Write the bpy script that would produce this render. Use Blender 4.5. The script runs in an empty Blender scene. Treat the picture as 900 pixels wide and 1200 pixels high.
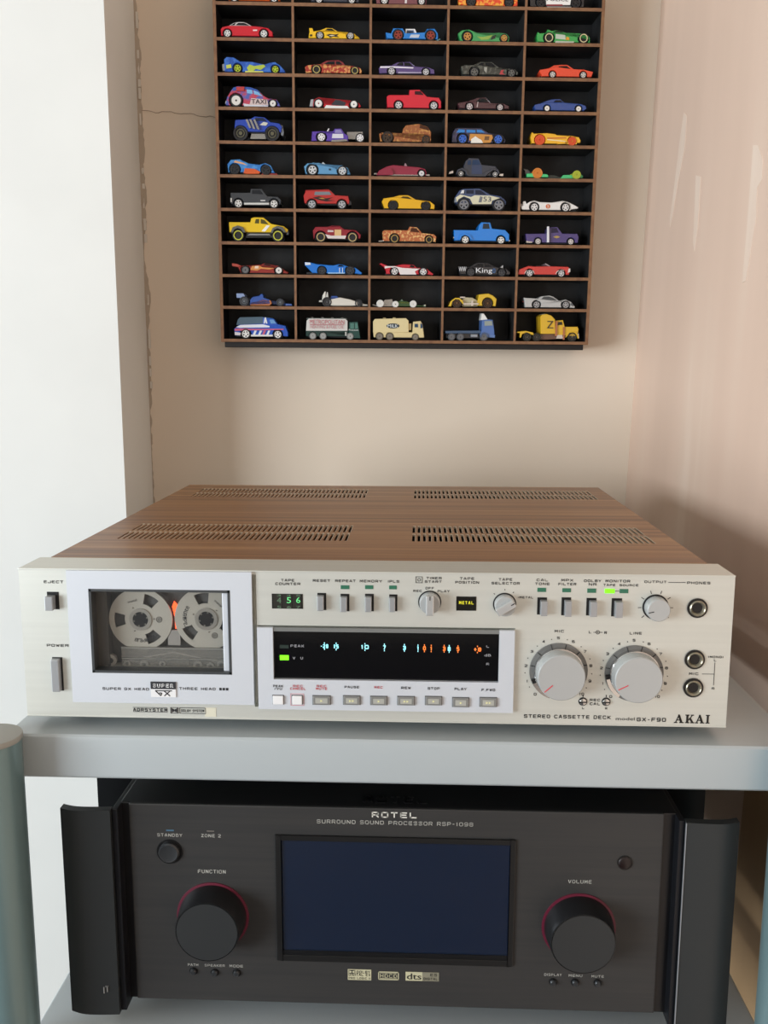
import bpy, bmesh, math, random
from mathutils import Matrix, Vector
random.seed(7)
SC = bpy.context.scene
COL = SC.collection

# ------------------------------------------------------------------ camera, world, daylight, exposure
def make_camera():
    cx, cy, cz, yaw, pitch, roll, F = 0.02912, -0.54427, 0.22972, -0.03935, -0.16067, 0.00158, 1067.3
    f = Vector((math.sin(yaw)*math.cos(pitch), math.cos(yaw)*math.cos(pitch), math.sin(pitch)))
    r = Vector((math.cos(yaw), -math.sin(yaw), 0)); u = r.cross(f)
    r2 = r*math.cos(roll)+u*math.sin(roll); u2 = u*math.cos(roll)-r*math.sin(roll)
    cam = bpy.data.cameras.new('camera'); o = bpy.data.objects.new('camera', cam); COL.objects.link(o)
    cam.sensor_fit = 'VERTICAL'; cam.sensor_height = 32.0; cam.lens = F/1200*32.0; cam.clip_start = 0.01
    m = Matrix(((r2.x, u2.x, -f.x, cx), (r2.y, u2.y, -f.y, cy), (r2.z, u2.z, -f.z, cz), (0, 0, 0, 1)))
    o.matrix_world = m
    SC.camera = o
make_camera()
world = bpy.data.worlds.new('sky'); SC.world = world; world.use_nodes = True
world.node_tree.nodes['Background'].inputs[0].default_value = (0.80, 0.88, 1.0, 1)
world.node_tree.nodes['Background'].inputs[1].default_value = 1.0
def area_light(name, loc, rot, sx, sy, power, col):
    l = bpy.data.lights.new(name, 'AREA'); l.shape = 'RECTANGLE'; l.size = sx; l.size_y = sy; l.energy = power; l.color = col
    o = bpy.data.objects.new(name, l); COL.objects.link(o); o.location = loc; o.rotation_euler = rot
    return o
# daylight entering through the wide window in the left-hand wall of the room
area_light('window_left_offscreen', (-2.43, -1.87, 0.22), (math.radians(90), 0, math.radians(-90+3.7)), 1.75, 1.15, 117, (0.93, 1.01, 1.07))
SC.view_settings.view_transform = 'Standard'; SC.view_settings.look = 'None'; SC.view_settings.gamma = 1.0
SC.view_settings.use_curve_mapping = False
SC.view_settings.exposure = 0.0

# ------------------------------------------------------------------ materials
def lin(h):
    if not isinstance(h, str): return tuple(h)+(1.0,)
    v = []
    for i in (0, 2, 4):
        c = int(h[i:i+2], 16)/255
        v.append(c/12.92 if c <= .04045 else ((c+.055)/1.055)**2.4)
    return (*v, 1.0)
MATS = {}
def mat(col, rough=.45, metal=0., coat=0., emit=None, es=1., name=None, spec=.5, noise=0.):
    key = (str(col), rough, metal, coat, str(emit), es, spec, noise)
    if key in MATS: return MATS[key]
    m = bpy.data.materials.new(name or 'paint_'+str(col).strip('#')); m.use_nodes = True
    nt = m.node_tree; b = nt.nodes['Principled BSDF']
    b.inputs['Base Color'].default_value = lin(col); b.inputs['Roughness'].default_value = rough
    b.inputs['Metallic'].default_value = metal; b.inputs['Coat Weight'].default_value = coat
    b.inputs['Coat Roughness'].default_value = .12; b.inputs['Specular IOR Level'].default_value = spec
    if emit:
        b.inputs['Emission Color'].default_value = lin(emit); b.inputs['Emission Strength'].default_value = es
    if noise:
        tc = nt.nodes.new('ShaderNodeTexCoord'); n = nt.nodes.new('ShaderNodeTexNoise'); n.inputs['Scale'].default_value = 900
        nt.links.new(tc.outputs['Object'], n.inputs['Vector'])
        bp = nt.nodes.new('ShaderNodeBump'); bp.inputs['Strength'].default_value = noise; bp.inputs['Distance'].default_value = .0003
        nt.links.new(n.outputs['Fac'], bp.inputs['Height']); nt.links.new(bp.outputs['Normal'], b.inputs['Normal'])
    MATS[key] = m
    return m
def mixmat(name, c1, c2, scale, thr=.5, soft=.06, rough=.35, metal=0., coat=.4, stretch=(1, 1, 1), bump=0., detail=3., ramp=None, rvar=None):
    m = bpy.data.materials.new(name); m.use_nodes = True; nt = m.node_tree; b = nt.nodes['Principled BSDF']
    tc = nt.nodes.new('ShaderNodeTexCoord'); mp = nt.nodes.new('ShaderNodeMapping'); mp.inputs['Scale'].default_value = stretch
    n = nt.nodes.new('ShaderNodeTexNoise'); n.inputs['Scale'].default_value = scale; n.inputs['Detail'].default_value = detail
    cr = nt.nodes.new('ShaderNodeValToRGB')
    nt.links.new(tc.outputs['Object'], mp.inputs['Vector']); nt.links.new(mp.outputs['Vector'], n.inputs['Vector']); nt.links.new(n.outputs['Fac'], cr.inputs['Fac'])
    e = cr.color_ramp.elements
    if ramp:
        e[0].position, e[0].color = ramp[0][0], lin(ramp[0][1]); e[1].position, e[1].color = ramp[-1][0], lin(ramp[-1][1])
        for p, c in ramp[1:-1]:
            x = e.new(p); x.color = lin(c)
    else:
        e[0].position, e[0].color = thr-soft, lin(c1); e[1].position, e[1].color = thr+soft, lin(c2)
    nt.links.new(cr.outputs['Color'], b.inputs['Base Color'])
    b.inputs['Roughness'].default_value = rough; b.inputs['Metallic'].default_value = metal; b.inputs['Coat Weight'].default_value = coat
    if bump:
        bp = nt.nodes.new('ShaderNodeBump'); bp.inputs['Strength'].default_value = bump; bp.inputs['Distance'].default_value = .002
        nt.links.new(n.outputs['Fac'], bp.inputs['Height']); nt.links.new(bp.outputs['Normal'], b.inputs['Normal'])
    return m
PAT = {}
def paint(p):
    if isinstance(p, (tuple, list)):
        k = tuple(p)
        if k not in PAT: PAT[k] = mixmat('two_tone_paint', p[0], p[1], p[3], p[2], .05)
        return PAT[k]
    if p == '#chrome': return mat('d2d2d0', .18, .9)
    return mat(p, .3, 0., .5)
def glassmat(name, tint, alpha=.25, rough=.03):
    m = bpy.data.materials.new(name); m.use_nodes = True; nt = m.node_tree
    b = nt.nodes['Principled BSDF']; b.inputs['Base Color'].default_value = lin(tint); b.inputs['Roughness'].default_value = rough
    t = nt.nodes.new('ShaderNodeBsdfTransparent'); mx = nt.nodes.new('ShaderNodeMixShader'); mx.inputs[0].default_value = alpha
    nt.links.new(t.outputs[0], mx.inputs[1]); nt.links.new(b.outputs[0], mx.inputs[2])
    nt.links.new(mx.outputs[0], nt.nodes['Material Output'].inputs['Surface'])
    return m
# ------------------------------------------------------------------ mesh helpers
class MB:
    def __init__(s): s.v = []; s.f = []
    def add(s, vs, fs):
        o = len(s.v); s.v += [tuple(p) for p in vs]; s.f += [tuple(i+o for i in f) for f in fs]; return s
    def box(s, x0, y0, z0, x1, y1, z1):
        vs = [(x, y, z) for x in (x0, x1) for y in (y0, y1) for z in (z0, z1)]
        return s.add(vs, [(0, 1, 3, 2), (4, 6, 7, 5), (0, 4, 5, 1), (2, 3, 7, 6), (0, 2, 6, 4), (1, 5, 7, 3)])
    def prism(s, poly, y0, y1, yf=None):
        n = len(poly); g = yf or (lambda z: 0.)
        vs = [(x, y0+g(z), z) for x, z in poly]+[(x, y1-g(z), z) for x, z in poly]
        fs = [tuple(range(n)), tuple(range(2*n-1, n-1, -1))]+[(i, i+n, (i+1) % n+n, (i+1) % n) for i in range(n)]
        return s.add(vs, fs)
    def lathe(s, prof, cx=0, cz=0, n=40, y0=0., sy=1.):
        # profile (radius, y); axis along y through (cx, cz)
        vs = []
        for r, y in prof:
            for i in range(n):
                a = 2*math.pi*i/n; vs.append((cx+r*math.cos(a), y0+sy*y, cz+r*math.sin(a)))
        fs = []
        for k in range(len(prof)-1):
            for i in range(n):
                j = (i+1) % n; fs.append((k*n+i, k*n+j, (k+1)*n+j, (k+1)*n+i))
        fs.append(tuple(range(n-1, -1, -1))); fs.append(tuple((len(prof)-1)*n+i for i in range(n)))
        return s.add(vs, fs)
    def ring(s, cx, cz, r0, r1, y0, y1, a0=0., a1=360., n=32):
        full = abs(a1-a0) > 359.9; m = n if full else n+1
        vs = []
        for i in range(m):
            a = math.radians(a0+(a1-a0)*i/n); c, q = math.cos(a), math.sin(a)
            vs += [(cx+r0*c, y0, cz+r0*q), (cx+r1*c, y0, cz+r1*q), (cx+r1*c, y1, cz+r1*q), (cx+r0*c, y1, cz+r0*q)]
        fs = []
        for i in range(n):
            j = (i+1) % m
            for k in range(4): fs.append((i*4+k, i*4+(k+1) % 4, j*4+(k+1) % 4, j*4+k))
        if not full: fs += [(0, 3, 2, 1), (n*4, n*4+1, n*4+2, n*4+3)]
        return s.add(vs, fs)
    def cyl_z(s, cx, cy, r, z0, z1, n=40):
        vs = [(cx+r*math.cos(2*math.pi*i/n), cy+r*math.sin(2*math.pi*i/n), z) for z in (z0, z1) for i in range(n)]
        return s.add(vs, [(i, (i+1) % n, (i+1) % n+n, i+n) for i in range(n)]+[tuple(range(n-1, -1, -1)), tuple(range(n, 2*n))])
    def bar(s, x0, z0, x1, z1, w, y0, y1):
        dx, dz = x1-x0, z1-z0; l = math.hypot(dx, dz) or 1; nx, nz = -dz/l*w/2, dx/l*w/2
        return s.prism([(x0+nx, z0+nz), (x1+nx, z1+nz), (x1-nx, z1-nz), (x0-nx, z0-nz)], y0, y1)
    def mesh(s, name, scale=1., bevel=0., seg=2, smooth=False, off=(0, 0, 0)):
        me = bpy.data.meshes.new(name)
        bm = bmesh.new()
        bv = [bm.verts.new(((p[0]-off[0])*scale, (p[1]-off[1])*scale, (p[2]-off[2])*scale)) for p in s.v]
        for f in s.f:
            try: bm.faces.new([bv[i] for i in f])
            except ValueError: pass
        bmesh.ops.remove_doubles(bm, verts=bm.verts, dist=1e-7)
        bmesh.ops.recalc_face_normals(bm, faces=bm.faces)
        if bevel:
            es = [e for e in bm.edges if len(e.link_faces) == 2 and e.calc_face_angle(0) > .6]
            bmesh.ops.bevel(bm, geom=es, offset=bevel*scale, segments=seg, profile=.6, affect='EDGES', clamp_overlap=True)
        bmesh.ops.triangulate(bm, faces=[f for f in bm.faces if len(f.verts) > 4], ngon_method='EAR_CLIP')
        bm.to_mesh(me); bm.free()
        if smooth:
            me.polygons.foreach_set('use_smooth', [True]*len(me.polygons)); me.set_sharp_from_angle(angle=math.radians(35))
        return me
def link(name, me, m, parent=None, label=None):
    o = bpy.data.objects.new(name, me); COL.objects.link(o)
    if m is not None and me is not None:
        if len(me.materials) == 0: me.materials.append(m)
        elif me.materials[0] != m: o.material_slots[0].link = 'OBJECT'; o.material_slots[0].material = m
    if parent: o.parent = parent
    if label: o['label'] = label
    return o
def thing(name, label, cat, loc=(0, 0, 0), rot=None, group=None):
    o = bpy.data.objects.new(name, None); COL.objects.link(o); o.location = loc; o.empty_display_size = .01
    if rot is not None: o.rotation_euler = rot
    o['label'] = label; o['category'] = cat
    if group: o['group'] = group
    return o
def struct(name, mb, m, parent=None, **k):
    o = link(name, mb.mesh(name, **k), m, parent)
    if not parent: o['kind'] = 'structure'
    return o
# text: the built-in typeface turned into flat mesh, cap height 1, centred
FONT = {}
def glyphs(t):
    if t in FONT: return FONT[t]
    cu = bpy.data.curves.new('lettering', 'FONT'); cu.body = t; cu.resolution_u = 2; cu.size = 1.0
    ob = bpy.data.objects.new('lettering', cu); COL.objects.link(ob)
    bpy.context.view_layer.update()
    dg = bpy.context.evaluated_depsgraph_get(); me = bpy.data.meshes.new_from_object(ob.evaluated_get(dg))
    vs = [tuple(v.co) for v in me.vertices]; fs = [tuple(p.vertices) for p in me.polygons]
    bpy.data.objects.remove(ob); bpy.data.curves.remove(cu); bpy.data.meshes.remove(me)
    if not vs: FONT[t] = ([], []); return FONT[t]
    x0 = min(v[0] for v in vs); x1 = max(v[0] for v in vs); y0 = min(v[1] for v in vs); y1 = max(v[1] for v in vs)
    vs = [((v[0]-(x0+x1)/2)/max(x1-x0, 1e-6), (v[1]-(y0+y1)/2)/max(y1-y0, 1e-6)) for v in vs]
    FONT[t] = (vs, fs); return FONT[t]
def letters(mb, t, cx, cz, w, h, y, rot=0., axis='y'):
    if t in ('1', 'I', 'l'): w *= .42
    vs, fs = glyphs(t); c, s = math.cos(rot), math.sin(rot); out = []
    for a, b in vs:
        a *= w; b *= h; p, q = a*c-b*s, a*s+b*c
        out.append((cx+p, y, cz+q) if axis == 'y' else (cx+p, cz+q, y))
    mb.add(out, fs); return mb

# wide square-shouldered lettering drawn as strokes, like the silk-screened captions
def _p(t):
    out = []
    for q in t.split('|'):
        out.append([tuple(float(v) for v in a.split(',')) for a in q.split()])
    return out
STROKE = {k: _p(v) for k, v in {
 'A': '0,0 .36,1 .64,1 1,0|.14,.32 .86,.32', 'B': '0,0 0,1 .85,1 .97,.9 .97,.62 .85,.54 0,.54|.85,.54 1,.44 1,.1 .86,0 0,0', 'C': '1,.85 .85,1 .15,1 0,.85 0,.15 .15,0 .85,0 1,.15',
 'D': '0,0 0,1 .82,1 1,.82 1,.18 .82,0 0,0', 'E': '1,0 .12,0 0,.12 0,.88 .12,1 1,1|0,.52 .9,.52', 'F': '0,0 0,.88 .12,1 1,1|0,.5 .88,.5', 'G': '1,.85 .85,1 .15,1 0,.85 0,.15 .15,0 .85,0 1,.15 1,.5 .55,.5',
 'H': '0,0 0,1|1,0 1,1|0,.52 1,.52', 'I': '.5,0 .5,1', 'J': '1,1 1,.15 .85,0 .15,0 0,.15 0,.3', 'K': '0,0 0,1|.95,1 .3,.52 1,0|0,.52 .3,.52', 'L': '0,1 0,.12 .12,0 1,0', 'M': '0,0 0,1 .1,1 .5,.3 .9,1 1,1 1,0',
 'N': '0,0 0,1 .1,1 .9,0 1,0 1,1', 'O': '.15,0 .85,0 1,.15 1,.85 .85,1 .15,1 0,.85 0,.15 .15,0', 'P': '0,0 0,1 .85,1 1,.88 1,.55 .85,.42 0,.42', 'R': '0,0 0,1 .85,1 1,.88 1,.58 .85,.45 0,.45|.55,.45 1,0',
 'S': '1,.86 .86,1 .14,1 0,.88 0,.64 .14,.53 .86,.53 1,.42 1,.13 .86,0 .14,0 0,.14', 'T': '0,1 1,1|.5,1 .5,0', 'U': '0,1 0,.15 .15,0 .85,0 1,.15 1,1', 'V': '0,1 .45,0 .55,0 1,1', 'W': '0,1 .22,0 .5,.8 .78,0 1,1', 'X': '0,0 1,1|0,1 1,0',
 'Y': '0,1 .5,.5 1,1|.5,.5 .5,0', 'Z': '0,1 1,1 0,0 1,0', '0': '.15,0 .85,0 1,.15 1,.85 .85,1 .15,1 0,.85 0,.15 .15,0', '1': '.3,.85 .55,1 .55,0', '2': '0,.88 .12,1 .88,1 1,.88 1,.62 0,.12 0,0 1,0', '3': '0,.9 .12,1 .88,1 1,.88 1,.62 .88,.53 .3,.53|.88,.53 1,.42 1,.12 .88,0 .12,0 0,.1',
 '4': '.8,0 .8,1 0,.3 1,.3', '5': '1,1 0,1 0,.58 .86,.58 1,.46 1,.13 .86,0 0,0', '6': '.95,1 .15,1 0,.85 0,.15 .15,0 .85,0 1,.13 1,.45 .85,.57 0,.57', '7': '0,1 1,1 .4,0', '8': '.14,.53 0,.64 0,.88 .14,1 .86,1 1,.88 1,.64 .86,.53 .14,.53 0,.42 0,.13 .14,0 .86,0 1,.13 1,.42 .86,.53', '9': '.05,0 .85,0 1,.15 1,.85 .85,1 .15,1 0,.87 0,.55 .15,.43 1,.43',
 '-': '.15,.48 .85,.48', '/': '0,0 1,1', '.': '.4,0 .6,0', '(': '.7,0 .4,.2 .4,.8 .7,1', ')': '.3,0 .6,.2 .6,.8 .3,1', '&': '1,0 .2,.8 .4,1 .6,.85 0,.25 .15,0 .6,0 1,.35', '+': '.1,.5 .9,.5|.5,.1 .5,.9'}.items()}
NARROW = {'I': .25, '1': .5, '.': .3, '-': .7, '(': .4, ')': .4, ' ': .55, '/': .6}
def caption(mb, t, cx, cz, w, h, y, sw=.17):
    if any(ch not in STROKE and ch != ' ' for ch in t): return letters(mb, t, cx, cz, w, h, y)
    adv = [NARROW.get(ch, 1.) for ch in t]; gap = .34
    tot = sum(adv)+gap*(len(t)-1); u = w/tot; s = sw*h; x = cx-w/2
    if len(t) == 1: u = min(u, h*1.2); x = cx-u*adv[0]/2
    for ch, a in zip(t, adv):
        aw = u*a
        for pl in STROKE.get(ch, []):
            if ch in 'I1': pts = [(x+aw/2+(px-.5)*aw*.8, cz-h/2+s/2+pz*(h-s)) for px, pz in pl]
            else: pts = [(x+s/2+px*max(aw-s, .01), cz-h/2+s/2+pz*(h-s)) for px, pz in pl]
            for (xa, za), (xb, zb) in zip(pts, pts[1:]):
                dx, dz = xb-xa, zb-za; l = math.hypot(dx, dz) or 1e-6; ex, ez = dx/l*s*.32, dz/l*s*.32; nx, nz = -dz/l*s/2, dx/l*s/2
                mb.add([(xa-ex+nx, y, za-ez+nz), (xb+ex+nx, y, zb+ez+nz), (xb+ex-nx, y, zb+ez-nz), (xa-ex-nx, y, za-ez-nz)], [(0, 1, 2, 3)])
        x += aw+u*gap
    return mb
CARS = [
 {'n':'toy_car','l':'orange toy car with white wheels above the red coupe','u':43.6,'row':0,'body':[[-28.3,2.7],[-28.8,7.5],[-25.2,9.8],[-6.0,10.9],[18.9,10.6],[27.0,9.0],[28.1,3.7]],'wh':[[-21.5,4.4],[21.7,4.4]],'clr':2.1,'p':'e8641f','cab':[[-19.5,10.5],[-10.7,16.6],[5.6,17.0],[15.1,11.3]],'win':[[[-13.7,11.0],[-8.8,15.4],[4.6,15.7],[10.3,11.5]]],'rim':('s5','e8e8e6'),'ty':'17171a','W':27,'ar':1.13,'gl':'14161a','ba':'1b1c1f'},
 {'n':'toy_car','l':'charcoal toy car with white rims above the yellow coupe','u':132.4,'row':0,'body':[[-26.5,2.4],[-27.1,6.8],[-22.6,9.6],[-2.4,11.0],[20.8,10.3],[26.2,7.7],[25.8,3.3]],'wh':[[-17.9,4.2],[17.9,4.2]],'clr':2.1,'p':'3a3d47','cab':[[-15.9,10.6],[-8.2,16.3],[5.3,16.6],[14.0,11.0]],'win':[[[-10.1,11.0],[-6.2,15.4],[4.4,15.5],[9.6,11.4]]],'rim':('s5','e8e8e6'),'ty':'17171a','W':27,'ar':1.13,'gl':'14161a','ba':'1b1c1f'},
 {'n':'toy_car','l':'dusty maroon toy car with a pale side stripe on the cut-off shelf','u':206.6,'row':0,'body':[[-29.1,1.7],[-29.7,7.0],[-26.3,9.9],[-8.9,11.2],[18.3,10.3],[26.1,7.9],[25.8,2.6]],'wh':[[-20.4,4.3],[20.3,4.1]],'clr':1.1,'p':'7b4a4f','cab':[[-19.5,10.9],[-10.8,16.6],[3.7,17.0],[12.5,11.2]],'win':[[[-12.7,11.3],[-8.9,15.7],[2.7,15.9],[7.8,11.7]]],'rim':('s5','e8e8e6'),'ty':'17171a','W':27,'ex':[['stripe','d8d0d0',[[1.9,1.8],[2.2,8.9],[4.5,9.0],[4.2,1.9]],-0.35,0.0]],'ar':1.13,'gl':'14161a','ba':'1b1c1f'},
 {'n':'toy_car','l':'orange and yellow flame painted toy car with dark wheels','u':302.8,'row':0,'body':[[-34.6,1.2],[-35.5,7.2],[-31.3,9.8],[-10.0,11.2],[21.2,10.3],[30.2,8.0],[30.3,2.3]],'wh':[[-21.1,5.1],[20.8,4.9]],'clr':1.1,'p':('e0431c','f3a63c',0.5,260),'cab':[[-25.5,10.8],[-15.9,16.6],[1.6,17.0],[11.4,11.2]],'win':[[[-17.7,11.2],[-13.6,15.7],[0.6,15.9],[6.0,11.7]]],'rim':('s5','3a3a3c'),'ty':'17171a','W':27,'ar':1.13,'gl':'14161a','ba':'1b1c1f'},
 {'n':'toy_car','l':'black and white police toy car with thick black wheels','u':378.5,'row':0,'body':[[-31.8,3.8],[-32.5,9.3],[-26.5,11.7],[-2.4,13.0],[21.8,12.1],[28.0,9.9],[28.5,4.4]],'wh':[[-19.4,5.6],[19.0,5.6]],'clr':1.1,'p':'1c1d20','cab':[[-22.5,12.7],[-15.7,19.2],[2.4,19.6],[13.7,13.5]],'win':[[[-16.5,13.3],[-12.7,18.1],[1.4,18.4],[8.7,13.8]]],'rim':('s5','2a2a2c'),'ty':'17171a','W':29,'ex':[['door_panel','f0efea',[[-13.6,2.7],[-15.4,11.0],[13.8,11.5],[12.7,3.2]],-0.35,0.0],['stripe','8b2b35',[[-13.5,1.8],[-13.6,3.3],[4.3,3.6],[4.3,2.1]],-0.5,0.0],['text','POLICE','2a2a30',[-1.7,8.6],23.7,3.8],['step','c9c6c0',[[-13.0,0.4],[-13.0,1.4],[14.3,1.9],[14.3,0.9]],0,1]],'ar':1.13,'gl':'14161a','ba':'1b1c1f'},
 {'n':'toy_car','l':'red toy coupe with a silver roofline and white five-spoke wheels','u':33.5,'row':1,'body':[[-26.9,2.4],[-27.3,8.7],[-25.6,10.9],[-18.2,12.6],[4.4,12.8],[15.4,12.1],[24.7,10.8],[29.5,6.9],[30.0,3.4]],'wh':[[-19.9,4.5],[20.1,4.7]],'clr':2.2,'p':'c8202f','cab':[[-18.8,12.4],[-12.9,16.4],[-8.1,17.5],[-2.3,17.5],[1.6,16.0],[6.7,12.8]],'win':[[[-10.8,13.3],[-8.1,16.0],[-1.9,16.1],[0.8,15.0],[4.0,13.2]],[[-16.2,12.9],[-12.5,15.5],[-11.0,16.0],[-12.2,13.3]]],'cp':'c9c4c2','rim':('s5','e8e8e6'),'ty':'17171a','W':27,'ex':[['side_vent','e9d6d6',[[8.2,7.3],[8.2,8.7],[13.0,8.8],[12.6,7.4]],-0.35,0.0]],'ar':1.13,'gl':'14161a','ba':'1b1c1f'},
 {'n':'toy_car','l':'yellow toy coupe with a tall rear spoiler and dark swirl decals','u':132.1,'row':1,'body':[[-29.3,1.5],[-28.8,6.7],[-23.6,8.3],[-16.8,9.3],[1.7,8.7],[13.3,7.9],[21.1,6.5],[26.2,2.8],[27.0,1.3]],'wh':[[-16.8,4.1],[16.8,4.1]],'clr':1.3,'p':'f0bf23','cab':[[-17.8,9.3],[-10.0,13.1],[-3.2,12.6],[3.2,8.5]],'win':[[[-11.2,9.7],[-8.4,11.9],[-3.8,11.6],[-0.3,9.1]]],'rim':('s5','c9c9c9'),'ty':'17171a','W':27,'ex':[['spoiler','f0bf23',[[-28.2,6.4],[-28.8,11.8],[-25.1,11.8],[-24.0,8.6],[-22.6,6.8]],0.04,0.96],['decal','3b3326',[[-10.0,4.5],[-6.1,5.7],[-0.3,5.2],[4.0,6.0],[1.7,4.0],[4.4,2.2],[-2.2,3.0],[-5.7,1.7],[-7.1,3.3]],-0.35,0.0],['decal','e9dcb8',[[-7.1,4.0],[-3.2,4.6],[-0.3,4.0],[-3.8,3.4]],-0.5,0],['air_vent','2b2820',[[-27.9,2.8],[-27.9,4.6],[-25.5,5.0],[-25.2,3.0]],-0.35,0.0]],'ar':1.13,'gl':'14161a','ba':'1b1c1f'},
 {'n':'toy_buggy','l':'bright blue toy buggy with high fenders,white roll cage and red-brown wheels','u':219.7,'row':1,'body':[[-30.5,3.1],[-31.9,8.5],[-25.9,7.5],[-23.6,12.8],[-12.9,12.9],[-10.3,8.0],[-5.0,8.2],[11.6,9.2],[13.9,12.8],[22.4,13.0],[25.9,8.3],[26.3,4.9]],'wh':[[-18.0,5.9],[17.9,5.9]],'clr':2.2,'p':'2a7fd0','rim':('s5','9c4438'),'ty':'17171a','W':27,'ex':[['roll_cage','e6e6e6',[[-10.3,8.1],[-9.6,13.4],[0.6,13.5],[3.0,8.7],[1.0,8.7],[-0.8,11.9],[-8.2,11.8],[-8.5,8.2]],0.12,0.88],['side_panel','c3cbd6',[[-5.5,3.2],[-4.0,6.4],[5.8,6.6],[4.6,3.3]],-0.35,0.0],['bumper','7fb4b0',[[24.2,1.8],[28.3,4.1],[29.3,3.0],[25.8,1.1]],0.1,0.9]],'ar':1.05,'gl':'14161a','ba':'1b1c1f'},
 {'n':'toy_car','l':'green wave-shaped toy car with gold five-spoke wheels','u':298.9,'row':1,'body':[[-28.3,1.2],[-30.8,8.7],[-26.6,12.0],[-18.8,12.9],[-10.9,10.1],[-1.0,8.7],[14.6,10.2],[22.5,9.2],[26.5,5.3],[25.9,1.7]],'wh':[[-20.5,5.5],[20.3,4.5]],'clr':0.9,'p':'3f9b57','rim':('s5','c9924e'),'ty':'17171a','W':27,'ex':[['decal','8fae4c',[[-9.8,5.6],[-2.9,5.2],[7.8,7.5],[3.1,2.8],[-4.8,2.3]],-0.35,0.0],['cockpit','16201a',[[5.0,2.3],[6.9,5.9],[11.1,7.6],[10.1,4.0]],-0.5,0],['canopy','2f6f45',[[-5.0,8.4],[-0.1,11.0],[6.7,11.1],[12.7,9.4]],0.25,0.75]],'ar':1.13,'gl':'14161a','ba':'1b1c1f'},
 {'n':'toy_car','l':'green toy racer with twin rear fins and cream-ringed black wheels','u':388.8,'row':1,'body':[[-32.1,1.8],[-33.3,6.7],[-32.3,11.6],[-29.7,10.3],[-22.1,10.8],[-16.5,11.6],[3.3,9.9],[13.5,10.2],[19.6,10.8],[24.3,8.5],[26.5,3.9],[26.4,1.1]],'wh':[[-19.5,5.7],[19.1,5.7]],'clr':1.4,'p':'37a04c','cab':[[-22.1,10.8],[-21.0,15.3],[-18.6,14.8],[-16.6,13.6],[-11.0,14.5],[-3.9,12.9],[3.9,9.9]],'win':[[[-14.8,12.1],[-11.0,13.7],[-4.9,12.5],[0.8,9.8],[-2.8,10.5]]],'rim':('r','d9cfa0'),'ty':'17171a','W':27,'ex':[['decal','b9c4b4',[[-12.2,4.7],[-12.4,9.6],[-6.8,9.2],[-1.7,8.6],[-0.9,3.9]],-0.35,0.0],['decal','d99a2c',[[-0.9,3.6],[-0.1,7.0],[3.0,6.1],[3.1,3.5]],-0.5,0],['rocker','b5b8a8',[[-12.5,0.5],[-12.1,2.5],[8.8,2.2],[7.9,0.8]],-0.35,0.0],['exhaust','d5d8d2',[[-32.2,1.1],[-32.2,4.4],[-29.7,3.9],[-29.8,1.1]],0.1,0.9]],'ar':1.13,'gl':'14161a','ba':'1b1c1f'},
 {'n':'toy_car','l':'blue rocket-shaped toy car with yellow-green wheels and decals','u':44.8,'row':2,'body':[[-35.2,1.3],[-35.7,14.3],[-32.7,16.7],[-25.0,16.3],[-18.3,12.4],[-4.6,12.1],[8.9,9.6],[14.8,11.5],[20.7,12.3],[26.1,8.9],[31.3,3.6],[31.8,1.9]],'wh':[[-20.8,4.9],[20.9,4.5]],'clr':1.5,'p':('2351a8','3a6ec4',0.5,160),'rim':('s5','b8cc3a'),'ty':'17171a','W':27,'ex':[['jet_engine','dfe3e0',[[-38.5,3.8],[-38.9,10.3],[-35.4,11.5],[-35.2,3.1]],0.2,0.8],['decal','c7cf5a',[[-33.0,4.4],[-33.5,8.0],[-28.1,9.0],[-27.4,5.4]],-0.35,0.0],['decal','aebf4a',[[-10.6,5.7],[-7.6,9.0],[-2.4,7.6],[8.0,9.2],[10.1,7.4],[4.9,3.7],[-0.9,4.7],[-3.9,1.8],[-9.1,2.0]],-0.35,0.0],['decal','cfd26a',[[-12.7,0.9],[-12.2,2.4],[6.9,2.3],[7.8,1.2]],-0.5,0]],'ar':1.13,'gl':'14161a','ba':'1b1c1f'},
 {'n':'toy_car','l':'dark red toy hot rod with cream flames and gold-ringed black wheels','u':132.5,'row':2,'body':[[-33.3,1.3],[-34.0,7.9],[-31.1,9.6],[-14.4,11.1],[10.0,10.2],[20.8,9.3],[27.6,7.4],[29.2,4.5],[28.6,2.3]],'wh':[[-21.3,5.1],[21.4,4.5]],'clr':1.8,'p':('a2342a','d79a5c',0.52,300),'cab':[[-18.4,10.3],[-10.5,15.3],[3.2,16.2],[8.0,13.9],[11.0,10.0]],'win':[[[-13.3,10.7],[-8.6,13.9],[-1.3,14.6],[-1.2,10.9]],[[0.4,10.9],[0.4,14.5],[4.1,14.3],[7.5,11.0]]],'cp':'8a2a30','rim':('r','c7b46a'),'ty':'17171a','W':27,'ar':1.13,'gl':'14161a','ba':'1b1c1f'},
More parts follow.
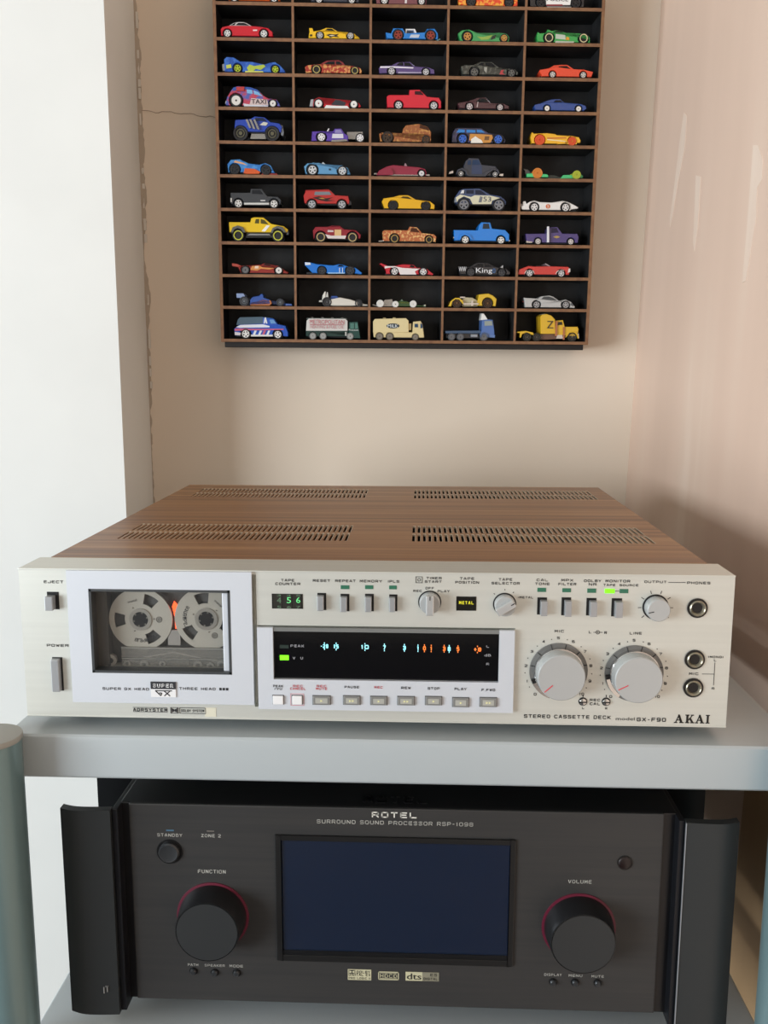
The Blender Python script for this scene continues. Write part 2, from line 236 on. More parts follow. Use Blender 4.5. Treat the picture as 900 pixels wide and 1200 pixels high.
 {'n':'toy_car','l':'purple toy muscle car with a white side stripe and chrome rear wheels','u':213.9,'row':2,'body':[[-32.6,2.1],[-33.4,7.9],[-31.1,9.9],[-15.4,11.1],[6.2,10.3],[22.0,9.3],[28.3,7.2],[29.0,3.0]],'wh':[[-19.2,4.5],[19.1,4.3]],'clr':2.6,'p':'5b4a7c','cab':[[-19.7,10.8],[-12.5,14.8],[1.3,15.6],[7.6,10.0]],'win':[[[-14.4,10.9],[-10.7,14.2],[-6.4,14.5],[-6.3,10.6]],[[-5.0,10.6],[-5.0,14.5],[0.5,14.3],[4.3,10.3]]],'rim':('s5','cfcfd2'),'ty':'17171a','W':27,'ex':[['stripe','e0dbe6',[[-32.2,7.6],[-31.8,9.4],[-15.4,9.6],[5.3,8.9],[4.7,7.6],[-15.3,8.0]],-0.35,0.0],['rocker','a79fb8',[[-12.3,2.4],[-11.8,4.0],[14.2,3.9],[14.2,2.8]],-0.35,0.0]],'ar':1.13,'gl':'14161a','ba':'1b1c1f'},
 {'n':'toy_car','l':'weathered grey-black toy muscle car with red flecks behind the front wheel','u':308.1,'row':2,'body':[[-34.3,3.5],[-35.8,10.8],[-31.9,12.5],[-13.2,12.3],[6.6,10.4],[24.4,8.6],[28.1,5.7],[27.6,2.8]],'wh':[[-20.9,5.1],[20.6,4.6]],'clr':2.6,'p':('33352f','5a5c54',0.55,240),'cab':[[-23.1,12.4],[-14.3,16.7],[-1.5,16.9],[7.4,10.0]],'win':[[[-17.5,12.3],[-13.3,15.7],[-10.3,15.8],[-10.2,12.3]],[[-8.9,12.0],[-8.6,15.8],[-1.8,15.7],[3.0,11.4]]],'rim':('s5','6c6c68'),'ty':'17171a','W':27,'ex':[['decal','b0383f',[[7.2,3.0],[8.7,7.3],[12.2,7.9],[10.7,4.9],[13.2,2.8]],-0.35,0.0],['decal','9a9a92',[[-10.1,7.0],[-10.2,10.5],[-6.8,10.2],[-7.4,3.9]],-0.35,0.0]],'ar':1.13,'gl':'14161a','ba':'1b1c1f'},
 {'n':'toy_car','l':'plain orange toy muscle car with small chrome wheels','u':392.3,'row':2,'body':[[-29.1,1.7],[-32.6,7.1],[-31.6,8.7],[-23.0,10.3],[-13.9,12.1],[5.7,10.0],[18.0,9.7],[28.3,7.3],[26.8,2.3]],'wh':[[-17.4,3.8],[17.1,3.8]],'clr':1.9,'p':'e4492a','cab':[[-22.0,10.6],[-15.5,14.3],[-7.8,15.2],[-0.5,15.2],[6.9,9.9]],'win':[[[-12.3,10.5],[-10.0,13.1],[-1.6,13.6],[2.6,10.1]]],'rim':('s5','d6d2cc'),'ty':'17171a','W':27,'ar':1.13,'gl':'1c1010','ba':'1b1c1f'},
 {'n':'toy_taxi','l':'red,white and blue toy taxi with TAXI lettering and a red engine stack','u':41.9,'row':3,'body':[[-32.1,3.8],[-30.3,10.8],[-24.3,19.5],[-18.9,22.0],[-4.3,21.1],[3.5,18.6],[10.2,12.7],[15.1,10.0],[24.9,8.7],[27.8,4.6],[28.3,1.7]],'wh':[[-20.3,7.1],[20.5,4.5]],'clr':2.0,'p':('b8455a','5560a8',0.5,120),'win':[[[-7.9,14.8],[-8.3,18.8],[-2.4,18.2],[-1.7,14.2]],[[-0.1,13.8],[-0.8,17.8],[4.4,16.1],[9.6,11.8]]],'rim':('d','e8e6e2'),'ty':'17171a','W':27,'ex':[['engine','b53a3c',[[-19.7,16.5],[-19.9,21.2],[-10.5,21.4],[-11.4,16.6]],-0.06,0.5],['roof_band','2f55a6',[[-23.9,16.8],[-23.5,20.1],[-18.4,21.8],[-4.3,20.9],[3.5,18.5],[5.8,16.3],[-5.3,18.9],[-16.1,18.7]],-0.45,0],['door_panel','cdb9b6',[[-5.6,2.7],[-3.5,9.7],[14.1,8.5],[15.4,2.6]],-0.35,0.0],['text','TAXI','23202c',[4.8,6.2],16.2,4.7],['tail_lamp','e7e0da',[[-32.9,4.1],[-32.0,7.1],[-28.5,7.2],[-28.6,4.2]],0.05,0.95],['rocker','cfd0d8',[[-11.6,1.1],[-12.5,4.1],[-5.6,3.1],[15.0,2.2],[14.9,1.1]],-0.3,0]],'ar':1.13,'gl':'7fb0d8','ba':'1b1c1f'},
 {'n':'toy_car','l':'low red toy racer with white underside and white wheels','u':133.1,'row':3,'body':[[-26.0,3.3],[-24.2,9.8],[-19.1,12.1],[-11.2,10.2],[-1.4,9.6],[10.5,6.8],[18.3,9.3],[25.3,6.5],[27.8,3.4],[27.2,1.9]],'wh':[[-19.7,5.3],[19.7,4.9]],'clr':1.9,'p':'b5222c','rim':('d','efefec'),'ty':'17171a','W':27,'ex':[['side_panel','e6e6e4',[[-13.6,0.2],[-11.2,3.5],[0.6,3.0],[12.4,3.1],[14.8,0.2]],-0.4,0],['cockpit','33343c',[[-5.7,4.0],[-1.0,9.2],[3.6,8.9],[10.9,6.4],[8.9,3.1]],-0.6,0],['tail','a9acae',[[-30.1,2.5],[-28.5,9.9],[-25.4,10.4],[-25.8,2.6]],0.08,0.92]],'ar':1.13,'gl':'14161a','ba':'1b1c1f'},
 {'n':'toy_pickup','l':'glossy red toy pickup truck with chrome wheels','u':222.8,'row':3,'body':[[-32.5,2.5],[-33.2,13.6],[-31.0,15.3],[-8.1,15.8],[-7.8,21.0],[3.6,21.5],[12.0,14.2],[25.5,13.3],[28.0,9.3],[28.1,2.6]],'wh':[[-19.9,4.8],[19.7,4.8]],'clr':2.2,'p':'d2283a','win':[[[-1.8,16.1],[-1.9,19.6],[4.4,19.7],[8.1,15.7]]],'rim':('s5','d8d8d8'),'ty':'17171a','W':27,'ex':[['bed_floor','d2283a',[[-30.3,15.1],[-30.3,16.2],[-8.9,16.5],[-8.9,15.4]],0.12,0.88]],'ar':1.13,'gl':'3c1b22','ba':'1b1c1f'},
 {'n':'toy_car','l':'dark maroon toy muscle car with a thin chrome pillar line','u':300.0,'row':3,'body':[[-29.2,4.0],[-30.7,8.1],[-19.9,10.1],[6.0,8.8],[21.9,8.1],[27.4,5.4],[27.1,2.6]],'wh':[[-17.3,4.4],[17.1,4.0]],'clr':2.6,'p':'4b2a30','cab':[[-20.8,9.8],[-8.1,14.6],[0.9,15.2],[6.8,8.8]],'win':[[[-10.7,9.3],[-5.6,13.6],[0.1,14.0],[4.2,9.4]]],'rim':('s5','d0c8c8'),'ty':'17171a','W':27,'ex':[['trim','b5a6a4',[[-9.4,4.0],[-8.3,9.5],[-7.5,9.5],[-8.2,3.6]],-0.35,0.0]],'ar':1.13,'gl':'14161a','ba':'1b1c1f'},
 {'n':'toy_car','l':'dark blue toy fastback coupe with white wheel hubs','u':388.2,'row':3,'body':[[-31.0,1.9],[-32.9,5.8],[-31.4,7.8],[-21.2,9.9],[1.4,10.3],[20.0,9.1],[25.8,7.2],[27.0,3.9],[24.7,2.5]],'wh':[[-18.0,3.7],[17.7,3.7]],'clr':1.9,'p':'2c4a8e','cab':[[-25.1,9.3],[-18.2,12.3],[-12.6,14.2],[-2.9,14.7],[1.9,10.3]],'win':[[[-10.9,10.7],[-8.1,13.0],[-2.6,13.1],[-0.4,10.8]]],'rim':('d','ece9e2'),'ty':'17171a','W':27,'ar':1.13,'gl':'14161a','ba':'1b1c1f'},
 {'n':'toy_monster_truck','l':'blue toy monster truck with chrome pipes and oversized black tyres','u':43.4,'row':4,'body':[[-24.0,11.3],[-24.3,15.9],[-23.2,22.4],[-6.5,23.6],[-1.5,26.4],[9.3,25.7],[16.1,20.7],[26.0,19.4],[28.9,15.7],[27.8,9.7]],'wh':[[-17.6,8.3],[17.9,8.3]],'clr':10.1,'p':'2745a6','win':[[[-1.6,21.8],[-0.5,25.0],[8.3,24.7],[12.2,21.1]]],'rim':('h','6d6a55'),'ty':'17171a','W':29,'ex':[['exhaust_pipe','#chrome',[[-7.6,13.3],[-11.4,22.2],[-9.2,22.6],[-5.3,13.4]],-0.1,0.0],['exhaust_pipe','#chrome',[[-3.1,12.5],[-7.3,22.3],[-5.1,22.7],[-0.8,12.5]],-0.1,0.0],['exhaust_pipe','#chrome',[[1.6,12.0],[-2.9,22.3],[-0.8,22.7],[4.0,12.0]],-0.1,0.0],['chassis','#chrome',[[-7.8,3.1],[-5.7,11.1],[8.7,11.3],[10.5,3.3]],0.15,0.85],['bumper','7c8288',[[27.2,7.3],[26.6,18.5],[29.3,17.6],[30.8,10.1],[30.0,6.4]],0.05,0.95],['decal','c9c8ba',[[3.7,17.2],[8.3,20.6],[13.2,19.6],[11.1,16.6]],-0.35,0.0]],'ar':1.0,'gl':'27304a','ba':'1b1c1f'},
 {'n':'toy_hot_rod','l':'purple toy hot rod with a long exposed chrome engine','u':138.1,'row':4,'body':[[-33.1,1.1],[-32.2,11.5],[-16.3,11.8],[-8.4,11.9],[-6.8,14.7],[0.5,15.0],[3.9,10.2],[8.4,7.4],[8.4,1.2]],'wh':[[-21.7,5.4],[21.8,5.2]],'clr':1.5,'p':'5a3fa0','win':[[[-6.8,10.0],[-6.0,13.4],[-0.1,13.5],[1.9,10.1]]],'rim':('s6','f0f0f2'),'ty':'17171a','W':27,'ex':[['engine','#chrome',[[7.1,4.6],[6.7,12.5],[24.9,13.1],[25.3,10.1],[21.3,9.3],[19.8,4.4]],0.2,0.8],['side_panel','d5d3de',[[-10.0,4.4],[-9.2,9.1],[2.7,9.2],[3.1,4.5]],-0.35,0.0],['side_pipe','#chrome',[[-10.8,0.2],[-10.0,2.1],[6.5,3.1],[7.8,1.2],[-4.5,0.3]],-0.1,0.02],['windscreen','f0efea',[[-16.3,11.8],[-14.0,15.9],[-12.8,15.5],[-14.4,11.8]],0.15,0.85]],'ar':1.13,'gl':'8f86b8','ba':'1b1c1f'},
 {'n':'toy_truck','l':'copper toy custom truck with gold flames and a rounded cab','u':212.7,'row':4,'body':[[-30.0,1.5],[-31.3,10.1],[-27.3,11.5],[-21.3,8.9],[-5.4,10.1],[-4.5,15.3],[-1.2,19.3],[13.3,21.2],[23.3,18.0],[27.4,12.4],[27.0,2.2]],'wh':[[-21.7,6.4],[21.6,4.6]],'clr':1.9,'p':('9a5c36','c08a4c',0.56,260),'win':[[[14.0,16.7],[14.7,20.1],[22.7,17.6],[25.2,13.9]]],'rim':('s5','4a3b30'),'ty':'241c18','W':27,'ar':1.13,'gl':'4a2c1e','ba':'1b1c1f'},
 {'n':'toy_wagon','l':'black toy wagon with blue wheels and an orange and white side graphic','u':296.1,'row':4,'body':[[-32.5,2.0],[-32.1,10.9],[-29.2,16.7],[-25.3,17.7],[0.7,17.5],[8.8,12.5],[23.9,10.9],[28.7,5.3],[28.2,2.5]],'wh':[[-20.4,5.8],[20.0,5.8]],'clr':1.9,'p':('26283a','3a3658',0.55,200),'win':[[[-27.5,12.2],[-25.2,15.8],[-18.2,15.5],[-18.1,12.4]],[[-16.1,12.4],[-16.2,15.6],[-6.0,15.3],[-6.0,12.5]],[[-4.4,12.7],[-4.5,15.7],[0.8,15.4],[4.8,12.5]]],'rim':('s6','3f6fd0'),'ty':'17171a','W':27,'ex':[['decal','c98a3c',[[-12.9,4.3],[-12.1,11.1],[0.9,10.9],[12.9,10.3],[14.0,7.0],[11.2,2.0],[1.2,1.5]],-0.35,0.0],['decal','e8e4da',[[-10.9,1.4],[-10.6,5.5],[-6.0,8.6],[-2.6,6.4],[1.1,4.5],[2.8,1.5]],-0.5,0],['decal','6b4a28',[[4.1,4.6],[4.9,8.7],[9.9,8.8],[9.5,4.6]],-0.5,0]],'ar':1.13,'gl':'3c7fc4','ba':'1b1c1f'},
 {'n':'toy_car','l':'yellow low toy racer with solid orange wheels and a red stripe','u':382.2,'row':4,'body':[[-28.1,4.3],[-29.2,9.0],[-27.8,14.0],[-25.2,12.5],[-10.7,13.3],[-1.3,12.4],[0.8,11.3],[17.4,10.8],[25.8,9.4],[28.0,6.0],[27.6,3.3],[9.5,1.7]],'wh':[[-18.6,5.7],[18.2,4.8]],'clr':2.0,'p':'edb325','rim':('d','d9552c'),'ty':'d9552c','W':27,'ex':[['stripe','c8702e',[[-10.4,6.9],[-10.5,8.4],[10.2,8.9],[11.8,7.8]],-0.35,0.0],['stripe','efe2b8',[[-10.4,5.7],[-10.2,6.7],[7.3,5.3],[11.5,4.6],[9.4,4.2]],-0.35,0.0],['cockpit','8f6d1c',[[-10.7,12.7],[-9.2,13.7],[-1.4,13.2],[-0.3,12.1]],0.3,0.7],['side_pod','edb325',[[1.2,1.2],[2.6,4.5],[9.4,4.0],[10.6,1.7]],-0.06,0.1]],'ar':1.13,'gl':'14161a','ba':'1b1c1f'},
 {'n':'toy_car','l':'blue toy racer with orange belly and black wheels','u':36.0,'row':5,'body':[[-24.9,2.3],[-25.9,11.2],[-21.8,16.0],[-11.9,16.7],[-2.0,12.5],[9.9,11.1],[16.8,13.1],[22.8,10.5],[27.6,2.4]],'wh':[[-17.5,5.8],[17.7,5.6]],'clr':2.7,'p':('2f74bd','4a90d2',0.5,150),'rim':('s5','33363a'),'ty':'17171a','W':27,'ex':[['side_pod','cf5a2c',[[-7.8,1.4],[-6.1,7.1],[4.8,6.5],[11.3,3.2],[9.7,0.9],[-4.3,0.7]],-0.06,0.2],['splitter','8d2d2c',[[11.6,-0.2],[12.7,2.1],[29.6,2.3],[30.8,0.4]],0.03,0.97],['decal','d9a77c',[[-18.9,13.2],[-16.9,15.3],[-8.0,12.8],[-3.1,10.2],[-10.0,11.6]],-0.35,0.0]],'ar':1.13,'gl':'14161a','ba':'1b1c1f'},
 {'n':'toy_car','l':'pale blue toy speedster with a low windscreen and chrome wheels','u':123.0,'row':5,'body':[[-25.1,3.9],[-26.5,9.9],[-22.5,13.4],[-9.5,14.1],[-0.6,11.8],[10.4,9.6],[16.4,11.8],[23.4,8.8],[26.0,2.6]],'wh':[[-16.9,6.2],[17.0,5.6]],'clr':1.9,'p':'5f97c0','rim':('s5','d6dadc'),'ty':'17171a','W':27,'ex':[['windscreen','dfe6ea',[[-7.5,13.6],[-5.1,15.9],[0.0,11.6],[-3.1,12.1]],0.2,0.8],['headrest','5f97c0',[[-21.5,13.0],[-16.5,15.7],[-8.5,14.7],[-7.5,13.2]],0.3,0.7],['side_vent','22303c',[[1.6,6.1],[1.6,8.0],[4.0,7.8],[4.0,5.9]],-0.35,0.0]],'ar':1.13,'gl':'14161a','ba':'1b1c1f'},
 {'n':'toy_roadster','l':'maroon vintage toy roadster with chrome bumpers and covered rear wheels','u':230.0,'row':5,'body':[[-51.2,2.0],[-48.6,6.6],[-40.3,10.9],[-32.3,12.9],[-20.2,11.9],[-3.2,10.8],[3.9,9.0],[5.5,5.2],[5.0,1.6]],'wh':[[-0.1,4.0]],'clr':1.5,'p':'8e2a40','rim':('d','d9d9dc'),'ty':'17171a','W':27,'ex':[['rear_fender','8e2a40',[[-47.8,1.3],[-47.0,5.9],[-41.3,9.0],[-35.2,8.5],[-32.2,4.7],[-32.6,1.5]],-0.08,0.02],['windscreen','a08088',[[-20.2,11.6],[-19.1,15.4],[-17.9,15.4],[-15.8,11.6]],0.12,0.88],['rear_bumper','#chrome',[[-54.6,2.0],[-54.2,4.3],[-51.0,4.3],[-50.6,2.4]],0.05,0.95],['front_bumper','#chrome',[[4.8,1.6],[4.8,3.5],[9.6,3.2],[9.2,1.6]],0.05,0.95],['trim','#chrome',[[-36.2,1.1],[-36.2,2.2],[-4.1,2.2],[-4.0,1.3]],-0.06,0],['cockpit','3a1018',[[-31.9,12.5],[-30.7,13.7],[-21.1,13.1],[-20.6,11.9]],0.2,0.8]],'ar':1.13,'gl':'14161a','ba':'1b1c1f'},
 {'n':'toy_vintage_car','l':'dark slate vintage toy coupe with black tyres and white hubs','u':294.4,'row':5,'body':[[-17.2,2.1],[-16.5,13.0],[-14.6,18.3],[-10.7,21.6],[0.4,21.3],[4.0,14.5],[19.8,13.0],[23.5,8.7],[22.1,3.9]],'wh':[[-19.7,4.4],[19.4,4.2]],'clr':2.3,'p':'2e3440','win':[[[-7.2,14.0],[-6.6,19.3],[0.7,19.3],[2.4,14.1]],[[-12.5,14.0],[-11.8,18.1],[-8.6,19.3],[-8.4,14.0]]],'rim':('h','e8e8e6'),'ty':'17171a','W':26,'ex':[['rear_fender','2e3440',[[-25.3,3.9],[-23.8,8.5],[-18.4,10.5],[-13.3,8.2],[-10.9,1.8],[-12.9,1.7],[-15.1,6.3],[-19.4,8.2],[-22.7,6.2],[-23.5,3.1]],-0.08,0.25],['front_fender','2e3440',[[4.0,2.0],[7.9,6.6],[15.8,10.1],[22.9,9.1],[24.5,4.5],[22.9,4.5],[21.1,7.5],[16.9,8.2],[12.0,4.7],[9.0,1.6]],-0.08,0.25],['door','24385a',[[-7.4,4.1],[-7.6,13.6],[3.6,13.8],[4.7,4.3]],-0.35,0.0],['running_board','3a3f48',[[-12.1,1.4],[-12.2,2.5],[9.0,2.8],[9.0,1.3]],-0.08,0.2],['front_bumper','#chrome',[[24.1,2.6],[24.9,4.9],[29.3,5.3],[29.0,2.3]],0.05,0.95],['rear_bumper','#chrome',[[-33.3,3.8],[-32.8,6.5],[-28.4,8.0],[-27.9,5.0]],0.05,0.95]],'ar':1.13,'gl':'223a5a','ba':'1b1c1f'},
 {'n':'toy_car','l':'neon green skeleton toy dragster with a clear orange rear wheel','u':385.2,'row':5,'body':[[-35.0,1.4],[-35.1,5.4],[-29.4,5.9],[-11.6,5.1],[-10.3,3.8],[-10.2,1.6]],'wh':[[-22.8,5.9,'r1'],[22.3,4.8,'r2']],'clr':1.9,'p':'46c27a','rim':('d','d98a3e'),'ty':'d98a3e','W':25,'ex':[['spine','22302a',[[-10.9,1.1],[-11.0,3.8],[5.4,3.5],[6.3,1.4]],0.3,0.7],['nose','46c27a',[[4.4,1.1],[7.7,5.0],[28.6,5.6],[30.4,4.3],[30.3,2.1],[18.9,1.3]],0.15,0.85],['tail_fin','5c6468',[[-35.1,5.0],[-35.8,9.9],[-38.2,12.0],[-32.7,11.7],[-28.4,8.4],[-28.6,5.9]],0.4,0.6],['cockpit','33403a',[[-10.0,3.3],[-6.4,5.8],[-1.2,5.4],[4.1,3.5]],0.35,0.65]],'ar':0.2,'gl':'14161a','ba':'1b1c1f'},
 {'n':'toy_pickup','l':'dark grey toy off-road pickup with white wheels and pale sill','u':41.8,'row':6,'body':[[-28.7,5.4],[-28.8,16.9],[-6.5,17.2],[-6.0,21.4],[6.6,21.5],[12.6,13.6],[24.5,13.2],[28.4,9.9],[27.7,4.9]],'wh':[[-20.1,5.2],[20.3,5.2]],'clr':4.6,'p':'3d4044','win':[[[-4.5,15.9],[-4.4,20.1],[4.8,20.2],[8.3,15.4]]],'rim':('s5','e6e6e2'),'ty':'17171a','W':27,'ex':[['sill','cfcfca',[[-13.7,3.7],[-13.7,6.0],[14.9,6.3],[14.9,4.0]],-0.06,0.1],['tail_lamp','d6d4ce',[[-29.1,6.4],[-29.0,11.2],[-27.4,11.2],[-27.5,6.4]],-0.02,1.02],['emblem','c9c9c9',[[5.0,8.1],[5.0,9.3],[10.4,9.3],[10.4,8.2]],-0.35,0.0]],'ar':1.13,'gl':'26282c','ba':'1b1c1f'},
 {'n':'toy_suv','l':'red toy off-roader with black flame decals and a long side window','u':122.3,'row':6,'body':[[-25.7,8.2],[-26.6,14.3],[-24.0,20.1],[3.1,21.2],[9.5,15.7],[24.2,14.9],[25.6,10.1],[25.2,6.1]],'wh':[[-17.1,5.4],[17.1,5.4]],'clr':6.2,'p':'b53230','win':[[[-14.4,15.2],[-13.6,19.0],[3.1,19.2],[5.1,15.8]]],'rim':('s5','b9bcc0'),'ty':'17171a','W':27,'ex':[['decal','2c1a1a',[[-16.0,12.5],[-9.0,14.1],[-1.0,11.9],[7.1,13.2],[1.0,10.4],[9.1,9.7],[-1.0,8.5],[-7.0,10.3],[-3.0,8.8],[-11.0,10.6]],-0.35,0.0],['decal','b5803c',[[-10.0,12.2],[-5.0,12.6],[-1.4,11.1],[-5.8,11.1]],-0.5,0],['roof_rack','b53230',[[-25.0,19.7],[-24.4,21.2],[2.1,22.3],[3.1,20.8]],0.12,0.88],['bumper','2a2a2c',[[24.2,4.3],[24.2,9.9],[27.6,9.6],[28.2,5.3]],0.03,0.97]],'ar':1.13,'gl':'7c8086','ba':'1b1c1f'},
 {'n':'toy_car','l':'plain yellow toy muscle car with black wheels','u':216.9,'row':6,'body':[[-29.6,3.9],[-31.9,9.1],[-29.9,12.8],[-18.9,14.4],[7.4,11.9],[23.6,10.1],[28.7,6.3],[28.4,1.7]],'wh':[[-18.8,5.3],[18.6,5.0]],'clr':1.9,'p':'e5b01f','cab':[[-21.3,13.9],[-11.8,16.9],[-1.7,17.1],[8.2,11.4]],'win':[[[-10.8,13.5],[-7.8,15.5],[-1.9,15.2],[2.6,12.2]]],'rim':('s5','2b2b2d'),'ty':'17171a','W':27,'ar':1.13,'gl':'4a3a18','ba':'1b1c1f'},
 {'n':'toy_rally_car','l':'navy and cream toy rally car with chunky grey wheels','u':299.3,'row':6,'body':[[-28.8,7.4],[-30.6,15.1],[-25.7,22.5],[-20.7,24.4],[-2.6,25.0],[9.8,18.5],[22.0,16.7],[28.3,11.0],[28.0,7.1]],'wh':[[-20.3,7.1],[19.9,7.1]],'clr':7.7,'p':'33476e','win':[[[-24.2,18.8],[-22.7,22.1],[-19.5,22.5],[-19.4,18.9]],[[-18.0,19.1],[-18.0,22.7],[-9.4,23.2],[-9.3,19.0]],[[-7.4,18.4],[-7.6,23.3],[-1.7,22.9],[5.3,18.0]]],'rim':('s5','83868c'),'ty':'17171a','W':29,'ex':[['lower_panel','d2cfb4',[[-28.4,9.3],[-29.8,14.7],[-24.6,18.0],[-12.4,15.3],[-8.4,17.3],[9.8,17.1],[21.0,14.7],[12.0,11.7],[11.1,7.9],[-10.2,7.6],[-13.4,13.4],[-20.5,16.0],[-26.5,12.8]],-0.35,0.0],['decal','6a6f78',[[-3.7,9.6],[-1.9,16.4],[1.0,15.5],[-0.1,9.7]],-0.5,0],['text','53','4a4f60',[6.3,13.2],8.9,5.3],['tail_lamp','8a8f98',[[-30.9,9.3],[-30.6,15.1],[-29.0,15.1],[-28.4,9.3]],0.02,0.98],['rear_window','d7dade',[[-24.6,19.0],[-23.1,22.5],[-20.3,22.9],[-20.6,19.4]],-0.4,0]],'ar':1.13,'gl':'1b2438','ba':'1b1c1f'},
 {'n':'toy_racer','l':'white low toy racer with an orange round badge','u':378.4,'row':6,'body':[[-33.0,3.3],[-33.7,5.5],[-31.1,7.1],[-27.5,8.7],[-23.4,11.2],[-18.2,12.5],[-11.9,10.9],[1.8,10.5],[14.3,12.5],[19.6,11.7],[27.1,8.6],[32.5,5.7],[32.6,4.3],[23.2,2.8]],'wh':[[-18.2,5.2],[17.8,5.2]],'clr':2.3,'p':'e6e3df','rim':('s5','e4e4e4'),'ty':'17171a','W':27,'ex':[['fin','e6e3df',[[-31.4,6.1],[-31.0,11.3],[-28.5,11.8],[-27.1,8.2],[-27.4,6.2]],0.05,0.18],['fin','e6e3df',[[-31.4,6.1],[-31.0,11.3],[-28.5,11.8],[-27.1,8.2],[-27.4,6.2]],0.82,0.95],['badge','cf6a3a',[[0.1,6.2],[-0.2,5.0],[-1.1,4.0],[-2.4,3.7],[-3.8,4.0],[-4.8,4.9],[-5.2,6.1],[-4.9,7.4],[-3.9,8.3],[-2.6,8.7],[-1.3,8.4],[-0.3,7.5]],-0.35,0.0],['text','5','f2eadf',[-2.5,6.2],1.9,3.2],['cockpit','4a4a50',[[-11.8,10.4],[-9.8,11.6],[0.7,11.1],[1.8,10.3]],0.25,0.75]],'ar':1.13,'gl':'14161a','ba':'1b1c1f'},
 {'n':'toy_pickup','l':'yellow lifted toy pickup with grey fenders and yellow-ringed tyres','u':43.2,'row':7,'body':[[-32.5,10.1],[-33.0,21.4],[-8.5,21.6],[-7.5,25.9],[-3.4,27.1],[6.6,26.8],[15.5,20.0],[29.6,17.6],[34.6,13.8],[33.5,10.5]],'wh':[[-22.5,6.9],[22.8,6.9]],'clr':10.5,'p':'e6c021','win':[[[-3.4,20.3],[-2.1,25.0],[1.6,25.2],[1.5,20.2]],[[3.3,20.2],[3.4,25.3],[7.6,24.1],[12.3,19.2]]],'rim':('r','cfd04a'),'ty':'17171a','W':30,'ex':[['chassis','2c2d2e',[[-14.9,4.5],[-12.8,10.7],[15.4,10.7],[16.3,4.9]],0.1,0.9],['fender','5e605e',[[-30.9,9.8],[-28.4,15.6],[-22.7,17.6],[-16.7,15.7],[-13.8,10.0],[-16.4,9.9],[-19.2,13.4],[-22.8,14.5],[-26.4,12.9],[-28.5,9.4]],-0.08,0.1],['fender','5e605e',[[14.4,9.9],[17.1,15.4],[22.6,17.7],[28.6,16.3],[32.5,10.5],[29.9,10.4],[26.7,13.5],[22.5,14.6],[18.7,13.0],[17.0,9.5]],-0.08,0.1],['decal','f0efea',[[4.1,11.7],[10.3,18.4],[13.9,18.0],[8.2,11.4]],-0.35,0.0],['bumper','4a4c4e',[[32.7,7.8],[32.8,12.4],[35.2,12.5],[35.1,8.2]],0.02,0.98],['sill','8e9090',[[-12.5,6.9],[-8.8,8.9],[13.4,8.7],[14.3,7.2]],-0.02,0.12]],'ar':1.13,'gl':'57512a','ba':'1b1c1f'},
 {'n':'toy_rally_car','l':'dark red toy rally car with a cream square decal and white sills','u':133.3,'row':7,'body':[[-26.3,4.0],[-27.3,13.0],[-24.2,17.3],[-11.1,17.6],[4.1,18.0],[8.5,15.1],[22.3,13.9],[28.0,9.1],[27.4,5.0]],'wh':[[-18.2,6.1],[18.2,6.1]],'clr':4.7,'p':'8f2430','cab':[[-11.7,17.3],[-6.0,19.2],[4.1,19.0],[8.9,14.6]],'win':[[[-8.9,16.5],[-5.2,18.3],[3.3,18.1],[6.1,15.4]]],'rim':('r','c3ae7a'),'ty':'17171a','W':27,'ex':[['decal','d9b47e',[[-2.4,7.8],[-2.4,14.4],[5.3,14.5],[5.3,7.9]],-0.5,0],['sill','d9d0cc',[[-13.1,9.2],[-6.1,7.7],[11.1,7.9],[9.7,4.4],[-10.1,4.6]],-0.35,0.0],['stripe','cfc0be',[[-10.5,11.6],[-10.1,13.9],[-3.6,13.6],[-3.6,11.7]],-0.35,0.0]],'ar':1.13,'gl':'14161a','ba':'1b1c1f'},
 {'n':'toy_pickup','l':'copper toy pickup with cream flames along the side','u':219.9,'row':7,'body':[[-33.1,2.4],[-34.0,12.9],[-31.6,14.5],[-4.8,14.8],[-2.8,18.7],[5.9,18.2],[11.5,11.9],[25.4,10.6],[28.5,7.8],[27.6,1.9]],'wh':[[-19.9,5.3],[19.8,4.5]],'clr':2.4,'p':('b4653c','e2b878',0.56,330),'win':[[[-2.1,13.1],[-1.0,17.2],[4.9,17.1],[9.1,12.2]]],'cp':'b4653c','rim':('r','b99a55'),'ty':'17171a','W':27,'ex':[['rear_bumper','#chrome',[[-38.4,1.5],[-38.4,3.1],[-33.5,3.6],[-33.1,1.6]],0.05,0.95]],'ar':1.13,'gl':'4c2a1c','ba':'1b1c1f'},
 {'n':'toy_pickup','l':'bright blue vintage toy pickup with white wheels','u':302.4,'row':7,'body':[[-33.5,6.9],[-34.3,15.7],[-6.4,15.6],[-5.5,20.9],[-2.6,24.6],[7.6,24.3],[9.9,17.7],[25.2,16.3],[30.1,11.5],[30.3,4.3]],'wh':[[-20.8,4.9],[20.5,4.9]],'clr':3.9,'p':'1d7fd8','win':[[[-1.3,17.2],[-0.5,22.9],[5.8,23.0],[7.0,17.3]]],'rim':('s5','e9e9e4'),'ty':'17171a','W':27,'ex':[['rear_fender','1d7fd8',[[-28.9,4.8],[-27.4,9.9],[-21.6,12.3],[-15.4,10.4],[-12.2,5.0],[-14.6,4.9],[-17.2,8.4],[-21.3,10.0],[-24.9,8.4],[-26.5,4.4]],-0.07,0.1],['front_bumper','#chrome',[[29.1,3.5],[29.1,5.4],[31.5,5.4],[31.2,3.5]],0.05,0.95],['rear_bumper','#chrome',[[-34.7,6.3],[-34.7,8.2],[-32.3,8.3],[-32.2,6.3]],0.05,0.95]],'ar':1.13,'gl':'26323c','ba':'1b1c1f'},
